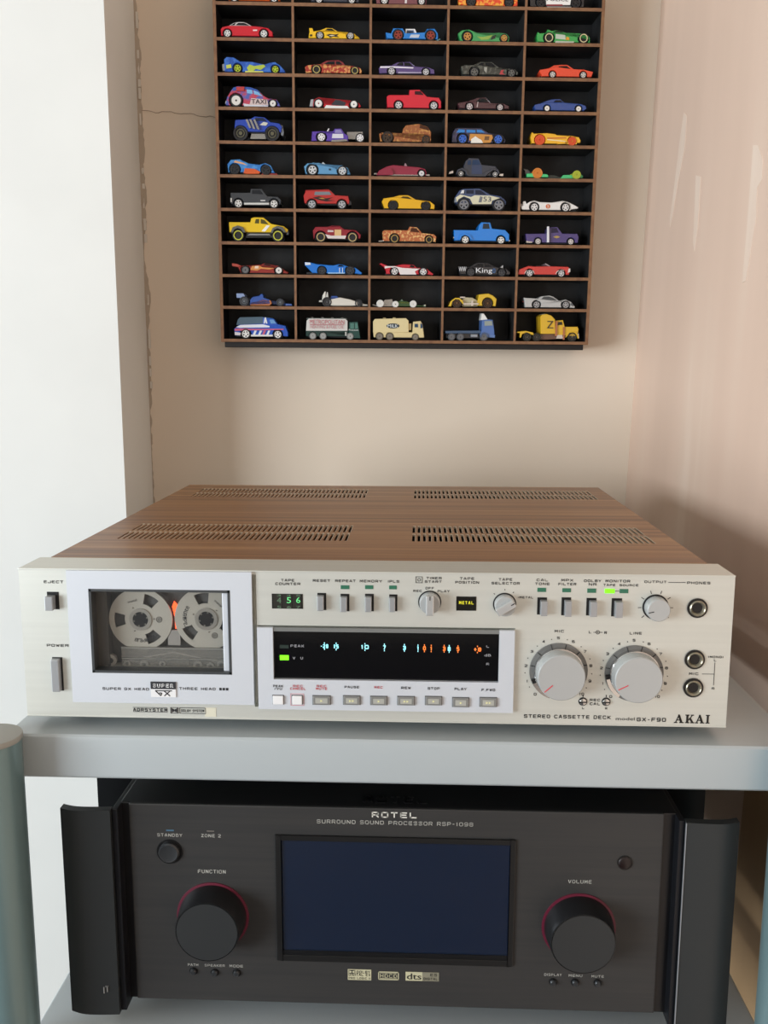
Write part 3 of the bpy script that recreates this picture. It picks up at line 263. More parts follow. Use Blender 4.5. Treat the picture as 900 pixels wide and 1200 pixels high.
 {'n':'toy_pickup','l':'dark violet toy pickup with a white exhaust stack and a gold door diamond','u':385.1,'row':7,'body':[[-32.2,3.5],[-33.8,12.3],[-13.3,12.8],[-7.4,12.9],[-6.5,19.7],[2.8,20.3],[8.9,13.1],[26.4,13.0],[28.2,9.4],[27.4,3.1]],'wh':[[-19.2,4.0],[18.9,4.0]],'clr':2.8,'p':'4b3f78','win':[[[-4.1,13.5],[-4.1,19.0],[1.8,19.1],[4.3,14.0]]],'rim':('s5','d9d5d2'),'ty':'17171a','W':27,'ex':[['exhaust_stack','e6e6ea',[[-9.1,2.7],[-9.7,20.3],[-7.6,20.4],[-6.8,2.8]],-0.12,-0.02],['decal','a78c4a',[[-2.0,9.1],[2.2,10.6],[6.7,9.2],[2.3,7.5]],-0.35,0.0],['rear_bumper','#chrome',[[-32.9,2.2],[-32.7,4.7],[-30.3,4.2],[-25.6,3.6],[-26.0,2.0]],-0.02,1.02]],'ar':1.13,'gl':'2a2440','ba':'1b1c1f'},
 {'n':'toy_prototype_racer','l':'maroon and orange toy prototype racer with one grey and one white wheel','u':47.2,'row':8,'body':[[-25.0,2.5],[-27.7,8.4],[-23.7,9.6],[-1.3,11.0],[2.8,12.6],[8.8,11.5],[21.0,9.3],[25.0,5.4],[30.0,2.7],[30.0,1.3]],'wh':[[-19.1,4.9,'r1'],[19.3,4.7]],'clr':1.6,'p':'8e2c26','win':[[[1.1,10.7],[3.8,12.1],[8.4,11.1],[10.8,9.6]]],'rim':('d','e4e2de'),'ty':'17171a','W':27,'ex':[['rear_wing','b04a3e',[[-34.6,9.1],[-34.7,12.3],[-28.5,11.7],[-23.3,9.2],[-24.1,7.6]],0.05,0.95],['stripe','cf8a4c',[[-13.6,5.0],[-11.5,9.4],[-3.4,9.8],[1.0,7.9],[14.8,7.3],[8.7,5.6],[-1.4,6.3],[-5.5,4.1]],-0.35,0.0],['decal','e9d2bc',[[-8.5,6.6],[-7.8,9.4],[-3.8,9.4],[-4.2,6.7]],-0.5,0]],'ar':1.13,'gl':'14161a','ba':'1b1c1f'},
 {'n':'toy_prototype_racer','l':'bright blue toy long-tail racer with a white tail and number 11','u':132.7,'row':8,'body':[[-27.9,2.7],[-36.0,10.9],[-36.4,14.4],[-29.9,14.1],[-21.8,12.2],[-3.4,11.0],[2.7,12.3],[7.8,11.9],[12.9,10.2],[23.1,8.3],[30.2,2.9],[29.2,1.3]],'wh':[[-16.3,4.9],[16.3,5.3]],'clr':2.2,'p':'1f74cf','win':[[[1.4,9.7],[3.1,11.5],[7.1,11.3],[9.2,9.8]]],'rim':('s5','44484e'),'ty':'17171a','W':27,'ex':[['tail_panel','d9e2ec',[[-35.6,10.9],[-36.0,14.0],[-29.9,13.7],[-29.1,11.4]],-0.35,0.0],['text','11','eef2f6',[5.7,5.6],4.1,5.3],['sill','9cc4e8',[[-9.6,1.7],[-9.6,2.9],[9.8,3.1],[9.8,1.9]],-0.35,0.0]],'ar':1.13,'gl':'14161a','ba':'1b1c1f'},
 {'n':'toy_racer','l':'red and white toy racer with a raised rear wing','u':217.1,'row':8,'body':[[-26.8,5.9],[-29.5,10.4],[-16.2,11.1],[-8.0,13.0],[5.2,12.7],[8.8,9.6],[20.7,8.3],[28.6,2.5],[27.8,1.1]],'wh':[[-16.7,4.9],[16.6,4.9]],'clr':2.0,'p':'c32a38','win':[[[0.6,9.9],[1.8,12.3],[5.0,11.9],[6.7,9.6]]],'rim':('s5','e2e2e2'),'ty':'17171a','W':27,'ex':[['rear_wing','c32a38',[[-28.9,9.6],[-34.6,13.5],[-32.2,14.1],[-25.4,11.6],[-24.4,9.7]],0.03,0.97],['side_panel','e6dfdd',[[-28.0,8.0],[-28.5,10.8],[-16.2,10.7],[-8.0,9.0],[4.3,8.4],[12.5,8.3],[6.8,5.2],[8.5,1.7],[-10.0,1.5],[-14.1,9.0],[-22.3,9.3]],-0.35,0.0]],'ar':1.13,'gl':'14161a','ba':'1b1c1f'},
 {'n':'toy_car','l':'black toy muscle car with white gothic lettering on the door','u':307.2,'row':8,'body':[[-31.3,5.0],[-32.2,9.8],[-22.4,11.1],[6.3,11.8],[22.8,9.6],[28.1,5.3],[27.2,2.5]],'wh':[[-18.1,4.9],[17.9,4.7]],'clr':2.6,'p':'1f2126','cab':[[-20.7,10.6],[-11.2,16.1],[2.1,16.0],[10.9,11.1]],'win':[[[-14.6,11.3],[-9.8,14.8],[-4.0,14.8],[-3.9,11.4]],[[-2.3,11.4],[-2.4,15.0],[1.7,14.7],[6.3,11.5]]],'rim':('s5','4a4c50'),'ty':'17171a','W':27,'ex':[['text','King','e6e8ea',[-2.8,6.3],19.0,7.0],['text','0','3f6ea8',[8.7,6.8],3.3,5.4],['text','WW','e6e8ea',[-28.1,8.3],8.7,5.4],['hood_scoop','e2e2e2',[[15.4,9.5],[20.6,13.9],[20.4,9.1]],0.3,0.7],['headlamp','cfd2d4',[[24.7,4.0],[24.6,5.2],[28.3,5.3],[28.4,4.1]],0.1,0.9]],'ar':1.13,'gl':'14161a','ba':'1b1c1f'},
 {'n':'toy_convertible','l':'red toy convertible with chrome wheels and white fender lines','u':376.3,'row':8,'body':[[-32.5,3.0],[-31.4,8.5],[-20.4,12.7],[-11.9,12.2],[6.2,12.7],[26.5,12.2],[28.5,9.3],[27.9,4.6]],'wh':[[-18.7,4.5],[18.3,4.5]],'clr':3.1,'p':'c93a34','rim':('s5','cfcfd0'),'ty':'17171a','W':27,'ex':[['windscreen','b9aeb0',[[-1.1,15.6],[0.3,16.0],[6.9,12.2],[5.2,12.2]],0.08,0.92],['interior','1c1416',[[-11.6,11.8],[-10.3,13.4],[-2.9,13.3],[-0.7,12.1]],0.12,0.88],['trim','e6cfc8',[[-24.8,4.1],[-23.3,7.2],[-18.6,8.9],[-14.3,7.3],[-12.8,4.2],[-13.4,4.2],[-14.8,6.6],[-18.6,8.1],[-22.6,6.7],[-24.1,4.1]],-0.35,0.0],['trim','e6cfc8',[[11.4,3.8],[13.1,7.1],[18.1,9.2],[21.5,8.4],[21.3,7.7],[18.1,8.5],[13.7,6.6],[12.1,3.8]],-0.35,0.0],['headlamp','d9d5d0',[[25.9,5.2],[26.8,10.3],[28.7,10.4],[28.9,6.3]],-0.02,1.02]],'ar':1.13,'gl':'14161a','ba':'1b1c1f'},
 {'n':'toy_formula_car','l':'blue and orange toy formula car with grey wheels and a white-blue wing','u':46.6,'row':9,'body':[[-14.2,1.3],[-13.6,7.7],[-10.5,10.5],[-3.4,11.8],[-0.9,13.8],[1.2,13.8],[1.9,9.8],[8.8,7.5],[10.0,2.5]],'wh':[[-20.8,5.5],[21.0,4.5]],'clr':1.8,'p':'3556a0','rim':('h','7d838a'),'ty':'3a3d42','W':26,'ex':[['side_pod','c8793c',[[-13.8,0.9],[-13.3,4.1],[-5.5,5.7],[0.6,7.8],[9.8,6.7],[11.2,3.1],[8.7,0.7]],0.0,0.35],['side_pod','c8793c',[[-13.8,0.9],[-13.3,4.1],[-5.5,5.7],[0.6,7.8],[9.8,6.7],[11.2,3.1],[8.7,0.7]],0.65,1.0],['rear_wing','8fa4cc',[[-29.5,9.1],[-29.8,14.3],[-21.7,14.4],[-19.7,11.6],[-20.8,9.2]],0.05,0.95],['nose','35508f',[[8.3,2.3],[8.8,7.1],[14.9,5.9],[29.2,3.3],[34.3,1.7],[34.3,0.9]],0.36,0.64],['front_wing','4a66a6',[[27.1,0.9],[27.6,3.3],[34.3,2.9],[34.9,0.9]],0.02,0.98],['axle','2a2c30',[[-23.9,4.4],[-23.9,6.8],[-11.6,6.9],[-11.7,4.5]],0.38,0.62]],'ar':0.2,'gl':'14161a','ba':'1b1c1f'},
 {'n':'toy_formula_car','l':'white toy formula car with a blue cockpit and dark wheels','u':140.4,'row':9,'body':[[-15.4,1.5],[-15.4,8.3],[-3.1,10.8],[9.2,8.5],[17.5,5.8],[17.5,2.2]],'wh':[[-18.5,5.6],[18.5,4.5]],'clr':1.6,'p':'d6d2c8','rim':('h','55575a'),'ty':'2c2c2e','W':26,'ex':[['cockpit','3a5fb0',[[-15.4,8.3],[-13.7,12.7],[-7.2,12.8],[-4.3,10.0],[-5.1,8.4]],0.33,0.67],['rear_wing','dedbd2',[[-24.4,7.8],[-23.6,13.0],[-21.1,17.4],[-19.9,17.4],[-20.3,8.2]],0.1,0.3],['rear_wing','dedbd2',[[-21.1,7.8],[-19.9,13.8],[-19.0,17.8],[-17.8,17.0],[-17.0,8.3]],0.65,0.85],['tail','c9c6bc',[[-28.1,5.4],[-27.7,7.4],[-15.0,8.7],[-15.0,5.5]],0.25,0.75],['nose','cfcbc0',[[16.4,1.8],[16.4,5.8],[27.7,3.5],[29.0,1.5]],0.35,0.65],['front_wing','bcb9b0',[[22.6,1.4],[23.2,3.4],[28.8,3.1],[29.0,1.5]],0.02,0.98],['side_pod','bdb9ae',[[-12.3,1.1],[-11.3,4.7],[1.0,5.6],[11.3,4.1],[12.3,1.3]],0.02,0.3]],'ar':0.2,'gl':'14161a','ba':'1b1c1f'},
 {'n':'toy_formula_car','l':'dark green toy formula car with small white wheels and exposed engine','u':202.8,'row':9,'body':[[-3.4,1.2],[-3.0,5.2],[4.8,7.7],[12.0,7.3],[17.2,4.6],[24.4,3.0],[34.8,2.3],[34.8,1.5]],'wh':[[-18.8,4.3],[19.7,4.1],[-0.9,3.7,'r1']],'clr':1.2,'p':'33502c','rim':('d','e6e6e2'),'ty':'dededa','W':24,'ex':[['engine','#chrome',[[-15.3,1.1],[-14.6,7.9],[-12.9,9.1],[-4.5,9.6],[-3.8,5.2],[-3.0,1.2]],0.25,0.75],['tail','d9d9d4',[[-28.1,2.6],[-27.3,3.6],[-18.8,1.6],[-21.9,1.0]],0.2,0.8],['exhaust','#chrome',[[-16.6,2.7],[-16.2,4.7],[-1.4,7.2],[-1.4,5.6]],0.1,0.25],['front_wing','c8cdb8',[[32.1,1.1],[32.5,3.5],[34.5,3.5],[34.6,1.1]],0.02,0.98],['windscreen','8aa08a',[[4.8,7.7],[6.8,9.7],[8.5,7.3]],0.3,0.7],['stripe','9aa040',[[3.8,4.9],[4.8,6.1],[14.1,5.8],[14.7,4.6]],0.0,0.02]],'ar':0.2,'gl':'14161a','ba':'1b1c1f'},
 {'n':'toy_racer','l':'yellow toy racer with silver exposed engine between the wheels','u':291.8,'row':9,'body':[[6.2,2.9],[6.1,8.1],[7.5,15.7],[18.6,16.9],[23.9,14.7],[28.5,10.7],[27.4,2.3]],'wh':[[-18.2,5.8],[17.9,5.8]],'clr':2.8,'p':'d9b32a','rim':('h','6a4c30'),'ty':'33261c','W':27,'ex':[['rear_fender','d9b32a',[[-28.1,1.8],[-25.5,7.8],[-20.4,11.5],[-15.3,11.5],[-11.1,8.3],[-10.3,3.5],[-12.5,5.9],[-15.9,9.5],[-19.8,9.9],[-23.4,7.0],[-24.8,1.8]],-0.03,1.03],['engine','b3aa8a',[[-11.9,1.9],[-11.7,9.9],[-8.1,12.4],[0.2,12.1],[6.1,8.9],[6.7,2.1]],0.12,0.88],['exhaust','#chrome',[[-11.0,3.9],[-10.4,5.5],[7.0,5.7],[7.0,4.1]],-0.04,0.08],['intake','#chrome',[[-14.3,11.5],[-13.9,13.5],[-7.7,13.6],[-6.8,11.6]],0.3,0.7],['exhaust','#chrome',[[-1.6,2.8],[-1.4,8.4],[0.7,8.5],[0.9,2.8]],-0.03,0.08]],'ar':1.13,'gl':'14161a','ba':'1b1c1f'},
 {'n':'toy_car','l':'silver toy race coupe with a low rear wing and grey wheels','u':384.5,'row':9,'body':[[-30.4,1.6],[-31.7,9.3],[-31.5,11.2],[-16.3,11.3],[-14.2,11.3],[8.4,9.1],[16.9,10.8],[23.5,8.2],[28.3,2.6],[27.6,1.1]],'wh':[[-17.4,4.7],[17.0,4.8]],'clr':1.7,'p':'b9b9b7','cab':[[-16.8,11.2],[-11.1,14.4],[-1.5,15.5],[2.9,14.0],[9.7,9.0]],'win':[[[-12.5,10.4],[-8.7,14.0],[-2.5,14.3],[2.7,12.6],[6.8,9.6]]],'rim':('s5','a6a6a8'),'ty':'17171a','W':27,'ex':[['rear_wing','c6c6c4',[[-31.9,10.3],[-32.2,12.6],[-30.2,12.2],[-16.3,11.7],[-16.3,11.1],[-27.0,10.8]],0.02,0.98],['tail_lamp','6a2a2a',[[-33.3,7.4],[-33.3,8.6],[-31.4,8.7],[-31.3,7.2]],0.1,0.9],['headlamp','55585c',[[22.6,4.6],[23.5,7.5],[26.4,4.6],[25.9,3.1]],-0.35,0.0]],'ar':1.13,'gl':'4a4c4e','ba':'1b1c1f'},
 {'n':'toy_van','l':'blue toy police van with white and red stripes under a clear grey roof','u':45.6,'row':10,'body':[[-31.4,4.2],[-32.2,11.5],[-25.6,16.4],[1.5,17.8],[1.7,25.1],[14.6,23.4],[18.6,17.4],[27.8,15.4],[30.8,8.0],[30.7,3.1]],'wh':[[-18.6,5.8],[18.8,5.4]],'clr':3.7,'p':'2453b4','win':[[[10.6,17.9],[9.4,22.3],[13.9,22.4],[17.2,18.0]]],'rim':('s5','eeeeec'),'ty':'17171a','W':29,'ex':[['canopy','4d6474',[[-29.7,15.9],[-27.9,22.0],[-25.4,24.8],[1.7,25.7],[1.5,17.4]],0.06,0.94],['stripe','dfe2ea',[[-29.7,13.5],[-24.6,16.0],[1.5,17.0],[9.3,15.1],[9.3,13.6],[-25.7,12.7]],-0.35,0.0],['stripe','c9607a',[[-31.5,9.1],[-31.0,11.9],[-11.3,11.7],[25.7,12.0],[25.7,10.8],[-11.3,10.0]],-0.35,0.0],['decal','dfe2ea',[[-10.4,5.0],[-8.3,9.7],[-5.6,9.7],[-7.7,5.0]],-0.35,0.0],['decal','dfe2ea',[[-4.2,5.0],[-2.1,9.7],[0.6,9.7],[-1.6,5.1]],-0.35,0.0],['decal','c9607a',[[0.5,5.1],[2.6,9.8],[5.1,9.8],[3.0,5.1]],-0.35,0.0],['decal','dfe2ea',[[5.4,5.1],[7.6,9.8],[10.0,9.8],[7.9,5.1]],-0.35,0.0],['decal','dfe2ea',[[2.4,17.8],[3.7,24.7],[5.3,24.7],[6.9,17.9],[5.2,17.9],[4.7,20.3],[3.8,17.8]],-0.35,0.0],['sill','d9d9d6',[[-12.5,2.9],[-12.5,5.0],[12.9,5.2],[12.8,3.2]],-0.03,0.1],['rear_bumper','d9d4d6',[[-31.4,4.2],[-31.5,8.2],[-24.1,7.1],[-25.0,3.8]],-0.03,1.03]],'ar':1.13,'gl':'6c9ac8','ba':'1b1c1f'},
 {'n':'toy_tanker','l':'green toy tanker truck with a white tank and red lettering','u':123.9,'row':10,'body':[[-26.8,4.2],[-26.8,9.9],[22.7,10.3],[23.4,3.9]],'wh':[[-18.6,4.1],[-6.6,4.1],[25.2,4.1]],'clr':3.7,'p':'1f3a36','rim':('d','a8aaa8'),'ty':'7c7e7c','W':26,'ex':[['tank','d6d3cf',[[-26.6,9.9],[-25.7,21.7],[-23.2,24.1],[19.6,24.1],[22.1,21.7],[22.1,10.3]],0.02,0.98],['tank_frame','55605c',[[-26.1,23.3],[-25.6,24.9],[20.9,24.9],[22.5,23.3],[20.9,23.3],[-22.8,23.7]],0.1,0.9],['cab','1d4540',[[23.4,3.9],[23.8,20.5],[34.1,21.0],[35.8,10.9],[37.0,1.9],[23.4,1.8]],0.0,1.0],['window','4d7a70',[[25.2,12.8],[25.2,18.9],[29.5,19.3],[29.6,12.8]],-0.03,0],['window','4d7a70',[[30.6,12.8],[30.6,19.3],[33.7,19.4],[34.3,12.9]],-0.03,0],['text','METROPOLITAN','b0525a',[-2.0,20.3],40.4,5.0],['text','HEATING & FUEL OIL','b87a7c',[-2.0,14.6],39.3,3.5],['stripe','b0525a',[[-22.0,16.8],[-22.0,17.4],[18.0,17.4],[18.0,16.8]],-0.02,0],['text','Premium','dfe6e2',[29.1,11.4],10.8,2.1],['filler_cap','#chrome',[[-21.5,24.1],[-21.1,25.9],[-18.2,26.0],[-17.8,24.1]],0.4,0.6],['filler_cap','#chrome',[[-9.6,24.2],[-9.2,26.0],[-6.3,26.1],[-5.9,24.3]],0.4,0.6],['filler_cap','#chrome',[[2.1,24.3],[2.6,25.9],[5.4,26.0],[5.8,24.4]],0.4,0.6],['filler_cap','#chrome',[[13.5,24.2],[13.9,25.8],[17.2,25.9],[17.6,24.3]],0.4,0.6],['ladder','b9bdb9',[[19.2,4.6],[19.2,9.1],[20.9,9.1],[20.9,4.6]],-0.02,0.02]],'ar':1.1,'gl':'14161a','ba':'1b1c1f'},
 {'n':'toy_tanker','l':'cream toy tanker truck with a dark oval sign on its tank','u':201.7,'row':10,'body':[[-25.1,4.1],[-25.8,9.8],[20.4,9.3],[21.1,21.5],[29.8,22.4],[31.7,19.6],[33.2,12.9],[34.4,3.8]],'wh':[[-18.1,4.2],[-6.1,4.2],[24.0,3.7]],'clr':3.1,'p':'dccb98','win':[[[22.8,15.0],[22.8,19.1],[26.5,19.1],[27.0,15.1]],[[29.7,13.9],[29.6,19.6],[31.5,19.2],[32.4,14.3]]],'rim':('d','8a8378'),'ty':'6b6558','W':26,'ex':[['tank','dfcf9e',[[-25.8,8.9],[-25.9,21.5],[-23.8,24.3],[12.7,25.5],[15.7,22.7],[16.1,9.3]],0.0,1.0],['oval_sign','2c3c44',[[5.0,16.5],[4.4,15.4],[2.8,14.4],[0.3,13.8],[-2.6,13.5],[-5.6,13.7],[-8.1,14.3],[-9.7,15.3],[-10.3,16.4],[-9.7,17.5],[-8.1,18.5],[-5.6,19.1],[-2.7,19.4],[0.2,19.2],[2.7,18.6],[4.4,17.6]],-0.35,0.0],['text','MILK','e8f0f2',[-2.7,16.4],12.1,3.5],['filler_cap','d6c692',[[-14.5,24.8],[-13.7,26.1],[-10.8,26.1],[-10.4,24.9]],0.4,0.6],['filler_cap','d6c692',[[-3.0,25.1],[-2.1,26.4],[0.7,26.4],[1.2,25.2]],0.4,0.6],['step_rib','dccb98',[[16.0,11.7],[15.9,19.4],[19.0,19.5],[19.1,11.8]],0.1,0.9]],'ar':1.1,'gl':'2e4a66','ba':'1b1c1f'},
 {'n':'toy_flatbed_truck','l':'blue toy flatbed truck with a white roof deflector and bare dark bed','u':284.6,'row':10,'body':[[-23.6,8.2],[-24.3,11.4],[17.9,12.2],[19.0,8.5]],'wh':[[-16.3,4.4],[-5.9,4.4],[21.8,5.0]],'clr':8.4,'p':'34506e','rim':('d','6a6c70'),'ty':'4c4e52','W':26,'ex':[['cab','4a6fae',[[16.6,6.1],[18.9,12.2],[19.0,24.0],[26.8,24.8],[31.8,24.5],[33.9,12.3],[34.5,5.0],[27.4,4.9],[25.2,8.6],[19.0,8.5]],0.0,1.0],['window','8f9a94',[[22.1,17.5],[21.9,22.8],[30.6,23.1],[31.6,18.0]],-0.03,0],['roof_deflector','f0efea',[[18.1,24.0],[19.1,31.9],[21.6,31.7],[26.4,24.8]],0.15,0.85],['chassis','3a3f48',[[-22.1,2.7],[-22.2,8.2],[19.0,8.9],[17.1,3.0]],0.25,0.75],['fuel_tank','8d949c',[[6.6,4.3],[6.5,7.6],[14.4,7.7],[14.5,4.4]],0.03,0.2],['bumper','5a7ab0',[[27.5,4.1],[27.4,7.0],[35.1,7.0],[35.0,3.8]],-0.01,1.01],['fender','3a567e',[[17.0,4.4],[18.2,8.5],[21.9,10.2],[26.1,8.6],[27.5,4.5],[25.8,4.5],[24.4,7.3],[21.9,8.5],[19.5,7.3],[18.7,4.4]],-0.05,0.05]],'ar':0.2,'gl':'14161a','ba':'1b1c1f'},
 {'n':'toy_semi_truck','l':'yellow toy semi tractor with a tall sleeper cab and copper pipes','u':379.4,'row':10,'body':[[11.6,6.4],[11.1,24.0],[19.9,24.9],[22.4,17.1],[37.5,17.4],[39.0,14.6],[38.4,10.1],[25.1,7.1]],'wh':[[-21.8,5.0],[-10.5,4.9],[31.6,5.4]],'clr':6.9,'p':'dcb028','win':[[[13.6,19.0],[14.1,22.5],[18.5,23.0],[19.5,19.4]]],'rim':('h','55504a'),'ty':'26251f','W':28,'ex':[['sleeper','dcb028',[[-5.8,8.7],[-7.1,28.6],[-4.9,31.0],[0.2,31.8],[5.7,30.0],[10.4,25.7],[11.6,8.9]],0.0,1.0],['roof_rack','8c8a80',[[-5.6,29.5],[-4.6,31.6],[-0.3,32.3],[0.1,31.0],[-3.8,30.3],[-4.7,27.8]],0.2,0.8],['rear_fender','dcb028',[[-34.1,9.5],[-33.8,10.8],[-23.7,12.1],[-15.0,10.3],[-13.6,7.3],[-16.5,7.6],[-22.5,10.3],[-27.8,8.1],[-29.0,4.1],[-30.5,4.5],[-30.3,9.6]],0.0,1.0],['chassis','6b4a3a',[[-13.6,1.5],[-6.3,8.7],[12.0,8.9],[14.5,2.8],[-9.2,1.5]],0.12,0.88],['front_fender','dcb028',[[23.0,4.9],[25.2,9.2],[29.2,11.5],[35.7,11.6],[38.5,8.8],[39.5,3.8],[38.0,3.8],[36.3,9.1],[32.5,10.7],[28.2,10.1],[25.6,6.6],[24.3,4.7]],-0.03,0.2],['fuel_tank','#chrome',[[12.3,3.2],[13.4,7.8],[19.8,7.9],[21.1,3.2]],-0.03,0.25],['exhaust_stack','b06a48',[[11.1,6.4],[11.1,23.8],[12.6,23.8],[13.0,6.4]],-0.07,0.0],['exhaust_stack','b06a48',[[20.5,2.3],[20.1,17.0],[21.6,17.0],[22.3,2.3]],-0.06,0.02],['text','Z','33302a',[4.7,19.5],7.6,8.4],['grille','9a978c',[[38.1,10.1],[37.5,17.4],[38.8,16.9],[39.8,10.4]],0.1,0.9],['bumper','#chrome',[[38.4,3.4],[38.1,10.1],[39.6,9.7],[40.4,4.0]],0.02,0.98]],'ar':1.05,'gl':'2f2c24','ba':'1b1c1f'},
]
DK = {'door': (-189.0,18.4,-73.6,104.4),'win': (-175.4,38.1,-87.5,91.7),'door_pts': [(-189.3,103.5),(-73.8,104.9),(-73.5,19.0),(-188.6,17.6)],'win_pts': [(-175.6,91.5),(-87.7,92.2),(-87.2,39.2),(-175.3,37.5)],'eject': (-202.7,78.2,-195.3,89.4),'power': (-201.8,25.0,-195.4,47.0),'badge': (-138.8,22.8,-123.0,32.7),'sticker': (-127.6,9.2,-99.4,15.2),'counter': (-61.6,80.4,-42.4,89.8),'sw': [(-33.3,79.8,-27.9,90.6),(-19.0,79.2,-13.6,90.2),(-3.9,79.4,1.5,90.4),(11.0,79.6,16.0,90.2),(101.6,78.6,107.4,89.4),(116.3,78.3,122.0,89.6),(131.4,78.4,137.3,89.4),(146.6,78.0,152.8,89.4)],'led': [(-18.9,93.2,-13.5,95.6),(-3.9,93.4,1.2,95.8),(10.9,93.4,15.6,95.8),(101.4,92.8,106.7,95.4),(116.5,92.8,121.8,95.3),(131.6,92.6,137.0,95.3),(142.2,92.5,148.2,95.2),(151.1,92.6,156.4,95.2)],'tapepos': (52.2,80.5,64.4,89.4),'block': (-70.8,15.8,88.1,69.0),'disp': (-61.0,35.4,78.8,67.2),'btn': [(-61.6,19.6,-55.0,25.2),(-49.4,19.8,-43.2,25.4),(-36.4,19.8,-25.6,25.4),(-17.3,20.1,-7.0,25.7),(-0.3,20.2,9.8,25.6),(16.6,20.4,26.9,25.8),(33.8,20.7,43.8,26.1),(50.7,19.8,60.6,25.6),(67.6,20.2,77.8,25.9)],'timer': (35.9,85.8),'selector': (81.7,84.9),'output': (173.2,84.2),'mic': (115.8,42.8),'line': (162.1,42.0),'jacks': [(198.3,83.9),(198.5,51.4),(198.6,33.3)],'screws': [(131.5,23.2),(145.8,23.3)],'vu': (-57.2,47.4,-51.6,50.6),'reel1': (-148.0,69.0),'reel2': (-105.7,69.8),'reelr': 20.1,'cas': [(-173.0,88.0),(-90.4,89.0),(-91.8,34.4),(-175.7,33.1)],'low': [(-161.0,49.9),(-93.6,50.8),(-94.0,36.1),(-161.7,35.0)],'vent': [[(-189.7,339.2),(-25.1,369.4)],[(-190.3,308.0),(-19.9,338.8)],[(24.4,344.0),(198.6,365.1)],[(23.8,312.0),(198.5,335.1)],[(-190.9,131.0),(-24.3,162.7)],[(-191.1,99.8),(-20.6,130.6)],[(22.6,121.2),(199.5,156.4)],[(22.9,91.6),(199.7,124.5)]]}
